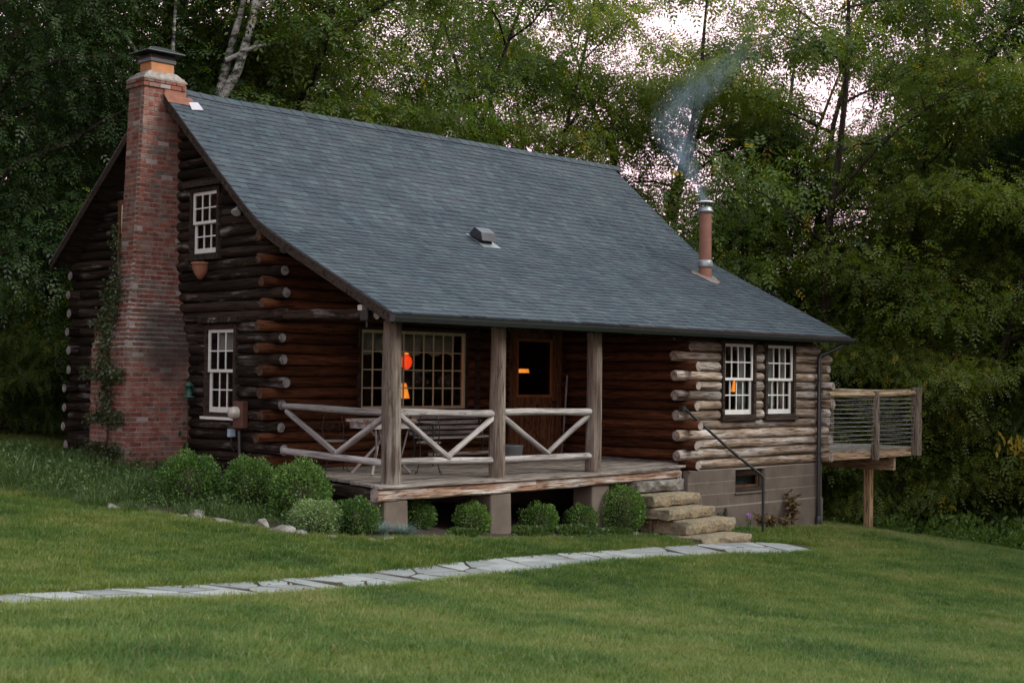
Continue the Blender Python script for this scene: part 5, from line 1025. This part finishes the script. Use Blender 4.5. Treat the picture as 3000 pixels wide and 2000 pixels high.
def in_bed(x, y):
    yf = np.interp(x, [-3.6, -2.5, -1.9, -1.0, 0, 2, 5.2], [1.9, .85, -.25, -.70, -.68, -.60, -.62]); b = (x > -3.6) & (x < 5.15) & (y > yf - .03) & (y < 5)
    return b | ((x > -1.3) & (x < 10.9) & (y > .0) & (y < 9)) | ((x > 4.9) & (x < 6.45) & (y > -1.6) & (y < 1)) | ((x > 6.4) & (x < 10.6) & (y > -.42) & (y < 1))
def view_pts(n, d0, d1, seed, pw=1.0):
    r = np.random.default_rng(seed); dep = d0 + (d1 - d0) * r.random(n) ** pw; lat = (r.random(n) - .5) * (.80 * dep + 1.5)
    x = CAM[0] + .7099 * dep + .7043 * lat; y = CAM[1] + .7043 * dep - .7099 * lat; return x, y, dep, lat, r
pr_ = [blades_mesh('turf', 46, .13, .064, .0062, M['grass'], 30 + i, .9, 2, .5) for i in range(3)]
x, y, dep, lat, r = view_pts(120000, 6.5, 36, 50, 1.1); edge_w = 2.6 + .35 * (x - 14); k = (~in_bed(x, y)) & ((dist_path(x, y) > -.015) | ((dist_path(x, y) > -.35) & (r.random(len(x)) < .035))) & ~((x > 10.5) & (y > 2.5)) & ~((x < -1) & (y > 6.5)); x, y, dep, r2 = x[k], y[k], dep[k], r.random(k.sum())
hn = .5 + .5 * np.sin(x * 1.7 + 2 * np.sin(y * .9)) * np.sin(y * 2.1 + np.sin(x * 1.3)); sc = (.55 + .45 * r2 + .30 * hn) * (1 + .015 * dep); nearp = dist_path(x, y) < .12; sc = np.where(r.random(len(x)) < .03, sc * 1.35, sc); sc = np.where(dist_path(x, y) < .03, sc * .45, sc)
scatter('lawn_grass', np.c_[x, y, gz(x, y) - .004], sc, r.random(len(x)) * 6.28, pr_, r.integers(0, 3, len(x)), M['grass'], 'mown green lawn with yellowish dry patches')
x, y, dep, lat, r = view_pts(420, 7, 30, 52); k = (~in_bed(x, y)); x, y = x[k], y[k]; P = np.c_[x, y, gz(x, y) + .045]; V, F = leaf_quads(P, r.normal(size=P.shape) * np.array([1, 1, .15]), np.array([0, 0, 1.]) + r.normal(size=P.shape) * .4, .07 * r.uniform(.5, 1.3, len(P)), .035, None); tag(link('fallen_leaves', np_quads('fallen', V, F, M['leaf_dead'], rnd=r.random(len(P)))), 'scattered fallen brown leaves on the lawn', kind='stuff')
# weeds: taller leafy cover beside the chimney, under the far trees and beyond the deck
def weed_mesh(seed, n=46, h=.35, leaf=.07, R=.16):
    r = np.random.default_rng(seed); P = np.c_[r.normal(size=(n, 2)) * R * .6, h * r.random(n) ** .8]; D = r.normal(size=(n, 3)) * .7 + np.array([0, 0, .35]); V, F = leaf_quads(P, D, rand_dirs(n, r), leaf * r.uniform(.6, 1.4, n), leaf * .45, None); return np_quads('weed', V, F, M['leaf_weed'], rnd=r.random(n) * .9)
wp_ = [weed_mesh(70, 30, .26, .055), blades_mesh('weed', 60, .12, .34, .009, M['leaf_weed'], 71, .9, 3, .8), blades_mesh('weed', 46, .10, .26, .007, M['leaf_weed'], 72, 1.1, 3, .9)]
r = np.random.default_rng(80); n = 3200; x = r.uniform(-4.6, .0, n); y = r.uniform(-.4, 9.5, n); yf = np.interp(x, [-4.6, -3.6, -2.5, -1.9, -1.3, 0], [3.9, 1.8, .85, -.05, -.35, .1]); k = (y > yf) & ~((x > -1.3) & (y > 4.9) & (y < 6.25)) & (y < 6.8 + .5 * np.sin(x * 2)) & (np.hypot(x + 1.75, y - 2.05) > .42) & (np.hypot(x + 1.2, y - 1.5) > .4)
x, y = x[k], y[k]; scatter('bed_weeds', np.c_[x, y, gz(x, y)], r.uniform(.4, 1.2, len(x)) * np.clip(.6 + (y - yf[k]) * .25, .6, 1.25), r.random(len(x)) * 6.28, wp_, r.integers(0, 3, len(x)), M['leaf_weed'], 'tangled grassy weeds round the foot of the chimney')
n = 16000; lat = r.uniform(-26, 30, n); dep = r.uniform(24, 60, n); x = CAM[0] + .7099 * dep + .7043 * lat; y = CAM[1] + .7043 * dep - .7099 * lat
eb = np.interp(lat, [-30, -9, -6, 5.0, 6.5, 8.3, 10.2, 30], [33, 31, 33, 37, 33.5, 31.5, 29.5, 24]); k = (dep > eb + .5 * np.sin(lat * 1.3)) & ~((x > -.6) & (x < 11.5) & (y < 9.6)); x, y, dep, eb = x[k], y[k], dep[k], eb[k]
wp2 = [weed_mesh(76 + i) for i in range(3)]
for q in wp2: q.materials.clear(); q.materials.append(M['leaf_under'])
scatter('undergrowth', np.c_[x, y, gz(x, y)], r.uniform(.7, 1.6, len(x)) * np.clip(.6 + (dep - eb) * .25, .6, 2.0), r.random(len(x)) * 6.28, wp2, r.integers(0, 3, len(x)), M['leaf_under'], 'tall green undergrowth at the edge of the woods')

# ------------------------------------------------------------------ trees
def tree_proto(seed, h, spread, base, nlimb, ncl, nleaf, leaf, mats, trunk_r=.2, lean=0, forks=1, droop=.3, clr=.55):
    """returns (trunk mesh, crown mesh): tapered trunk with limbs and twigs, leaf sprays clustered on the twigs"""
    r = np.random.default_rng(seed); pr = random.Random(seed); m = MB(); cl = []
    for fk in range(forks):
        a0 = r.uniform(0, .8) + fk * 6.283 / forks; fl_ = 0. if forks == 1 else r.uniform(.18, .34)
        tp = []; p = Vector((fk * .18 * math.cos(a0), fk * .18 * math.sin(a0), -.3)); d = Vector((lean + fl_ * math.cos(a0), fl_ * math.sin(a0), 1)).normalized(); ns = 12
        for i in range(ns + 1): tp.append(p.copy()); p = p + d * (h * .92 / ns); d = (d + Vector((pr.gauss(0, .05), pr.gauss(0, .05), .02))).normalized()
        rad = [trunk_r / forks ** .5 * (1 - i / ns) ** .8 + .02 for i in range(ns + 1)]; rad[0] *= 1.5; m.tube(tp, rad, 9, jit=.04)
        for j in range(nlimb // forks):
            t = base + (1 - base) * (j + r.random()) / (nlimb // forks) * .97; i = min(int(t * ns), ns - 1); s0 = tp[i].lerp(tp[i + 1], t * ns - i); a = j * 2.4 + r.normal() * .5; L = spread * (1 - .55 * ((t - base) / (1 - base)) ** 1.5) * r.uniform(.6, 1.1)
            dd = Vector((math.cos(a), math.sin(a), r.uniform(.25, .9))).normalized(); pts = [s0]; q = s0.copy(); K = 6
            for k in range(K): q = q + dd * (L / K); pts.append(q.copy()); dd = (dd + Vector((pr.gauss(0, .12), pr.gauss(0, .12), pr.gauss(.0, .08) - droop * .12))).normalized()
            rl_ = rad[i] * .42; m.tube(pts, [rl_ * (1 - k / K) ** .8 + .010 for k in range(K + 1)], 6, caps=False)
            for b in range(4):
                k = 2 + b if b < 4 else 5; k = min(k, K - 1); sd_ = pts[k]; a2 = a + (1 if b % 2 else -1) * r.uniform(.5, 1.2); L2 = L * r.uniform(.22, .42); d2 = Vector((math.cos(a2), math.sin(a2), r.uniform(-.1, .6))).normalized(); e = sd_ + d2 * L2; md = sd_.lerp(e, .5) + Vector((0, 0, .08)); m.tube([sd_, md, e], [.018, .013, .006], 4, caps=False); cl += [np.array(md), np.array(e)]
            cl += [np.array(pts[-1]), np.array(pts[-2]), np.array(pts[-3])]
    cl = np.array(cl); 
    if len(cl) > ncl: cl = cl[r.choice(len(cl), ncl, replace=False)]
    per = nleaf // len(cl); off = r.normal(size=(len(cl), per, 3)) * np.array([clr[0], clr[0], clr[1]]); off += off * (r.random((len(cl), per, 1)) > .94) * .6
    P = (cl[:, None] + off).reshape(-1, 3); D = off.reshape(-1, 3) * np.array([1, 1, .4]) + r.normal(size=P.shape) * .45 + np.array([0, 0, -droop]); Nn = np.array([0, 0, 1.]) + r.normal(size=P.shape) * .55
    V, F, kk = sprays(P, D, leaf * r.uniform(.65, 1.25, len(P)), r); crn = np.repeat(np.repeat(r.random(len(cl)), per) * .45 + r.random(len(P)) * .5, kk)
    tm = m.mesh('trunk'); tm.materials.append(M['bark']); return tm, np_quads('crown', V, F, mats, rnd=crn)
TP = {'airy': tree_proto(1, 17, 5.2, .30, 28, 150, 10500, .33, M['leaf_lime'], .24, .03, 3, .30, (.62, .24)), 'airy2': tree_proto(2, 17, 5.0, .26, 28, 150, 10500, .33, M['leaf_tree'], .22, -.04, 3, .30, (.62, .24)),
      'full': tree_proto(3, 18, 5.2, .12, 40, 300, 22000, .33, M['leaf_tree'], .28, 0, 2, .3, (.68, .26)), 'full2': tree_proto(4, 17, 5.2, .08, 40, 300, 22000, .33, M['leaf_lime'], .26, .05, 2, .3, (.68, .26)),
      'dark': tree_proto(5, 18, 4.8, .05, 42, 360, 26000, .26, M['leaf_dark'], .25, 0, 1, .4, (.66, .30)), 'small': tree_proto(6, 6.2, 2.6, .05, 24, 170, 12000, .25, M['leaf_tree'], .09, 0, 2, .3, (.42, .20)), 'lime_s': tree_proto(7, 7.0, 2.8, .10, 22, 170, 12000, .25, M['leaf_lime'], .09, 0, 2, .3, (.42, .20))}
def tree(kind, name, label, lat, dep, sc=1, rot=0, group='trees of the wood behind the cabin', zs=1, trunkmat=None):
    x, y = place(lat, dep); z = G(x, y); t = thing(name, label, 'tree', (x, y, z), group); Mt = Matrix.Translation((x, y, z)) @ Matrix.Rotation(rot, 4, 'Z') @ Matrix.Diagonal((sc, sc, sc * zs, 1))
    tm, cm = TP[kind]
    link('trunk', tm, None, t, Mt); link('crown', cm, None, t, Mt); return t
TREES = [
 ('dark', 'broadleaf_tree', 'tall dark tree at the far edge of the clearing, outermost beyond the chimney side', -11.6, 29, 1.05, 0, 1), ('dark', 'broadleaf_tree', 'tall dark tree directly behind the brick chimney', -8.6, 31, 1.0, 2, 1),
 ('full', 'broadleaf_tree', 'dark green tree behind the back rake of the roof', -6.9, 34, 1.0, 1, 1.05), ('full2', 'broadleaf_tree', 'leafy tree beyond the twin birch stems', -4.6, 38, 1.05, 3, .68), ('dark', 'broadleaf_tree', 'dark tree deep in the wood beyond the birch', -10.5, 40, 1.2, 4, 1.1),
 ('airy2', 'broadleaf_tree', 'airy forked tree above the chimney end of the ridge', -3.3, 41, 1.0, 1, 1.0), ('airy', 'broadleaf_tree', 'airy light green tree above the first third of the ridge', -1.0, 44, 1.0, .5, 1.0), ('airy2', 'broadleaf_tree', 'airy forked tree above the middle of the ridge', 1.0, 41, .98, 3.4, 1.0),
 ('airy', 'broadleaf_tree', 'tall airy tree above the far end of the ridge', 3.3, 45, 1.08, 2.2, 1.0), ('full', 'broadleaf_tree', 'spreading tree rising straight above the stove pipe smoke', 4.9, 42, .85, 5, .72), ('airy', 'broadleaf_tree', 'tree with sky showing through beyond the stove pipe', 6.8, 43, 1.08, 4.2, 1.0), ('airy2', 'broadleaf_tree', 'open forked tree between the stove pipe and the deck', 9.0, 40, 1.1, 1.3, 1.0),
 ('full', 'broadleaf_tree', 'dense tree above the raised side deck', 11.0, 43, .95, 2.6, .8), ('full2', 'broadleaf_tree', 'dark tree just past the side deck corner post', 11.2, 38, .95, 4, .85), ('dark', 'broadleaf_tree', 'tall dark tree at the edge of the lawn beyond the deck', 13.6, 38, 1.0, 1, 1.0), ('dark', 'broadleaf_tree', 'last dark tree at the lawn edge, outermost beyond the deck', 17.2, 40, 1.15, 5, 1.1), ('full', 'broadleaf_tree', 'tree deep in the wood beyond the deck', 14.5, 46, 1.1, 3, 1.05),
 ('full2', 'broadleaf_tree', 'leafy tree filling the wood behind the first third of the ridge', -2.4, 50, 1.0, 2.5, .5), ('full', 'broadleaf_tree', 'leafy tree deep in the wood behind the ridge end', 2.3, 52, 1.0, 5.5, .5), ('full2', 'broadleaf_tree', 'leafy tree deep in the wood behind the stove pipe', 7.6, 51, 1.0, .7, .5), ('full', 'broadleaf_tree', 'leafy tree deep in the wood above the low roof end', 10.5, 52, 1.05, 3.7, .5),
 ('dark', 'broadleaf_tree', 'dark tree outside the picture by the chimney side of the lawn', -14.5, 21, 1.0, 1, 1), ('dark', 'broadleaf_tree', 'second dark tree outside the picture by the chimney side of the lawn', -15, 13, 1.0, 4, 1), ('full', 'broadleaf_tree', 'tree outside the picture where the lawn falls away', 19, 27, 1.0, 2, 1),
 *[('dark', 'broadleaf_tree', 'tree of the wood across the lawn, outside the picture', la, de, 1.0, i, 1) for i, (la, de) in enumerate([(29, 12), (33, 18), (33, 25), (28, 5), (27, -3), (23, -9), (17, -14), (30, 31), (28, 21), (27, 16.5), (29, 28), (37, 22), (25, 1)])],
 ('dark', 'broadleaf_tree', 'dark tree crowding the weedy clearing edge behind the back corner', -13.5, 35, 1.1, 3, 1.1)]
for (kd, nm, lb, la, de, sc_, ro, zs) in TREES: tree(kd, nm, lb, la, de, sc_, ro, zs=zs)
UND = [('small', 'bushy young tree behind the log cabin back corner', -10.2, 27.5, .55, 0), ('small', 'low green bush at the grass edge past the back corner', -11.3, 31, .62, 2), ('lime_s', 'bright young tree behind the ridge near its middle', -.6, 39.5, 1.05, 1), ('lime_s', 'bright young tree behind the first third of the ridge', -2.6, 38, 1.0, 3), ('small', 'bushy tree behind the far end of the ridge', 3.4, 40, 1.0, 4), ('small', 'bushy tree behind the stove pipe', 6.0, 38.5, .98, 2), ('small', 'bushy tree above the low end of the roof', 7.8, 37, .95, 5), ('lime_s', 'light green bushy tree behind the deck rail', 9.0, 35.5, .85, 2), ('small', 'dark bushy tree behind the deck support post', 10.6, 37, .75, 1), ('small', 'bushy sapling at the lawn edge beyond the deck', 13.0, 35.5, .7, 3), ('small', 'bushy sapling at the lawn edge, furthest out beyond the deck', 15.0, 36, .85, 0), ('small', 'low bush in the undergrowth below the deck', 8.4, 35.0, .42, 3), ('small', 'bushy tree behind the chimney shoulder', -8.3, 29.5, .9, 5), ('lime_s', 'light bushy tree behind the top of the front roof slope', 1.4, 41, 1.0, 5), ('small', 'dark bush at the field edge beyond the back corner', -12.9, 30, .8, 1)]
for (kd, lb, la, de, sc_, ro) in UND: tree(kd, 'understory_tree', lb, la, de, sc_, ro, 'young trees at the edge of the wood')
# twin birch stems
bt = thing('birch_tree', 'pale twin stemmed birch rising behind the chimney', 'tree', (*place(-5.75, 29.5), 0)); bx, by = place(-5.75, 29.5); bz_ = G(bx, by)
def bp(l, h, d=0): q = place(-5.75 + l, 29.5 + d); return (q[0], q[1], bz_ + h)
m = MB(); m.tube([bp(-1.55, -.3), bp(-1.4, 3), bp(-1.05, 5.2), bp(-.75, 6.3)], [.20, .18, .17, .155], 10, jit=.04); m.build('trunk', M['birch'], bt)
m = MB(); m.tube([bp(-.78, 6.2), bp(-.55, 7.2), bp(-.05, 8.1), bp(.25, 9.2), bp(.42, 10.5), bp(.9, 12)], [.13, .12, .095, .08, .06, .03], 9, jit=.04); m.build('stem', M['birch'], bt)
m = MB(); m.tube([bp(-.72, 6.5), bp(-.5, 7.5, .2), bp(-.32, 8.4, .3), bp(-.02, 9.6, .3), bp(.1, 11, .4)], [.12, .10, .085, .06, .03], 9, jit=.04); m.build('stem', M['birch'], bt)
for pts in ([bp(-.3, 8.3), bp(.3, 8.6), bp(1.0, 8.7)], [bp(-.9, 5.8), bp(-1.6, 7.6), bp(-2.4, 8.8), bp(-3.2, 9.3)], [bp(.25, 9.3), bp(.8, 10), bp(1.4, 10.3)], [bp(-1.4, 7.0), bp(-1.42, 8.4), bp(-1.35, 10)]):
    m = MB(); m.tube(pts, [.055 - .04 * i / len(pts) for i in range(len(pts))], 7); m.build('limb', M['birch'], bt)
r = np.random.default_rng(91); cl = np.array([bp(*q) for q in ((.4, 10.6), (.9, 11.6), (1.2, 10.2), (.1, 11.2), (-3.0, 9.4), (-2.2, 9.6), (-1.3, 10.4), (1.0, 8.9), (-.2, 10.6), (1.6, 10.8))]); P = (cl[:, None] + r.normal(size=(len(cl), 500, 3)) * .42).reshape(-1, 3); V, F = leaf_quads(P, r.normal(size=P.shape) + np.array([0, 0, -.5]), rand_dirs(len(P), r), .12, .06, None); link('crown', np_quads('crown', V, F, M['leaf_tree'], rnd=r.random(len(P))), None, bt)
# distant wood filling the low gaps
r = np.random.default_rng(95); n = 110000; lat = r.uniform(-34, 42, n); dep = r.uniform(52, 66, n); top = 7.5 + 1.6 * np.sin(lat * .45) + 1.2 * np.sin(lat * 1.1 + 2) + np.where(lat < -8, 8, 0) + np.where(lat > 17, 7, 0); hh = top * r.random(n) ** .8; x = CAM[0] + .7099 * dep + .7043 * lat; y = CAM[1] + .7043 * dep - .7099 * lat
P = np.c_[x, y, gz(x, y) + hh]; V, F = leaf_quads(P, r.normal(size=P.shape) + np.array([0, 0, -.3]), rand_dirs(n, r), .40 * r.uniform(.6, 1.3, n), .22, None); fr_ = link('distant_woods', np_quads('woods', V, F, M['leaf_lime'], rnd=r.random(n))); tag(fr_, 'distant wooded slope seen between the trees', kind='stuff')
# yellow leaved sprays on the dark trees
for (la, de, hh, lb, sc_) in ((8.35, 36.5, 4.6, 'small maple with bright yellow leaves behind the low roof end', 1.0), (11.9, 32.5, 2.6, 'yellowing sapling in the dark trees beyond the deck', .8)):
    bx, by = place(la, de); z = G(bx, by); t = thing('yellow_sapling', lb, 'tree', (bx, by, z), 'yellowing saplings'); m = MB(); m.tube([(bx, by, z - .1), (bx + .1, by, z + hh * .6), (bx, by, z + hh)], [.05, .035, .01], 7); m.build('trunk', M['bark'], t); P = np.array([bx, by, z + hh]) + r.normal(size=(130, 3)) * np.array([.38, .38, .16]) * sc_; V, F = leaf_quads(P, r.normal(size=P.shape) * .5 + np.array([0, 0, -1]), rand_dirs(130, r), .20, .075, None); link('crown', np_quads('crown', V, F, M['leaf_yellow'], rnd=r.random(130)), None, t)

# ------------------------------------------------------------------ smoke from the stove pipe
m = MB(); sz0 = roofz(spx, spy) + 1.49; prof = [(0, -.02, .09), (-.10, .25, .16), (-.30, .60, .27), (-.52, 1.0, .40), (-.68, 1.4, .50), (-.58, 1.9, .60), (-.10, 2.4, .68), (.55, 2.9, .72), (1.1, 3.35, .6), (1.35, 3.6, .3)]
m.tube([(spx + .7043 * a, spy - .7099 * a, sz0 + b) for a, b, c in prof], [c * 1.15 for a, b, c in prof], 20); o = m.build('smoke', None)
n_ = N('wood_smoke'); p = n_.pos(); rel = n_.n('ShaderNodeVectorMath', operation='SUBTRACT'); n_.l(p, rel.inputs[0]); rel.inputs[1].default_value = (spx, spy, sz0)
def dot_(v): d_ = n_.n('ShaderNodeVectorMath', operation='DOT_PRODUCT'); n_.l(rel.outputs[0], d_.inputs[0]); d_.inputs[1].default_value = v; return d_.outputs['Value']
la_, de_, zz_ = dot_((.7043, -.7099, 0)), dot_((.7099, .7043, 0)), n_.math('DIVIDE', dot_((0, 0, 1)), 3.6)
ca = n_.math('SUBTRACT', n_.math('MULTIPLY', n_.ramp(zz_, [(max(b, 0) / 3.6, (a + 1) / 2.5) for a, b, c in prof]), 2.5), 1.); cr = n_.ramp(zz_, [(max(b, 0) / 3.6, c) for a, b, c in prof])
dl = n_.math('SUBTRACT', la_, ca); rr_ = n_.math('DIVIDE', n_.math('SQRT', n_.math('ADD', n_.math('MULTIPLY', dl, dl), n_.math('MULTIPLY', de_, de_))), cr); fo = n_.math('POWER', n_.math('SUBTRACT', 1., rr_, clamp=True), .9)
n1 = n_.noise(n_.vec(p, (1, 1, .6)), 2.4, 5, .6, 1.4); fade = n_.ramp(zz_, [(0, 1.), (.12, .75), (.35, .34), (.7, .09), (1, 0.)])
dn = n_.math('MULTIPLY', n_.math('MULTIPLY', fo, n_.ramp(n1, [(.40, .05), (.66, 1.)])), n_.math('MULTIPLY', fade, 4.2)); pv = n_.n('ShaderNodeVolumePrincipled'); pv.inputs['Color'].default_value = (.55, .74, .90, 1); pv.inputs['Anisotropy'].default_value = .1; n_.l(dn, pv.inputs['Density']); n_.l(pv.outputs[0], n_.out.inputs[1]); o.data.materials.clear(); o.data.materials.append(n_.mat)
tag(o, 'thin bluish wood smoke drifting up from the stove pipe', 'smoke', kind='stuff')
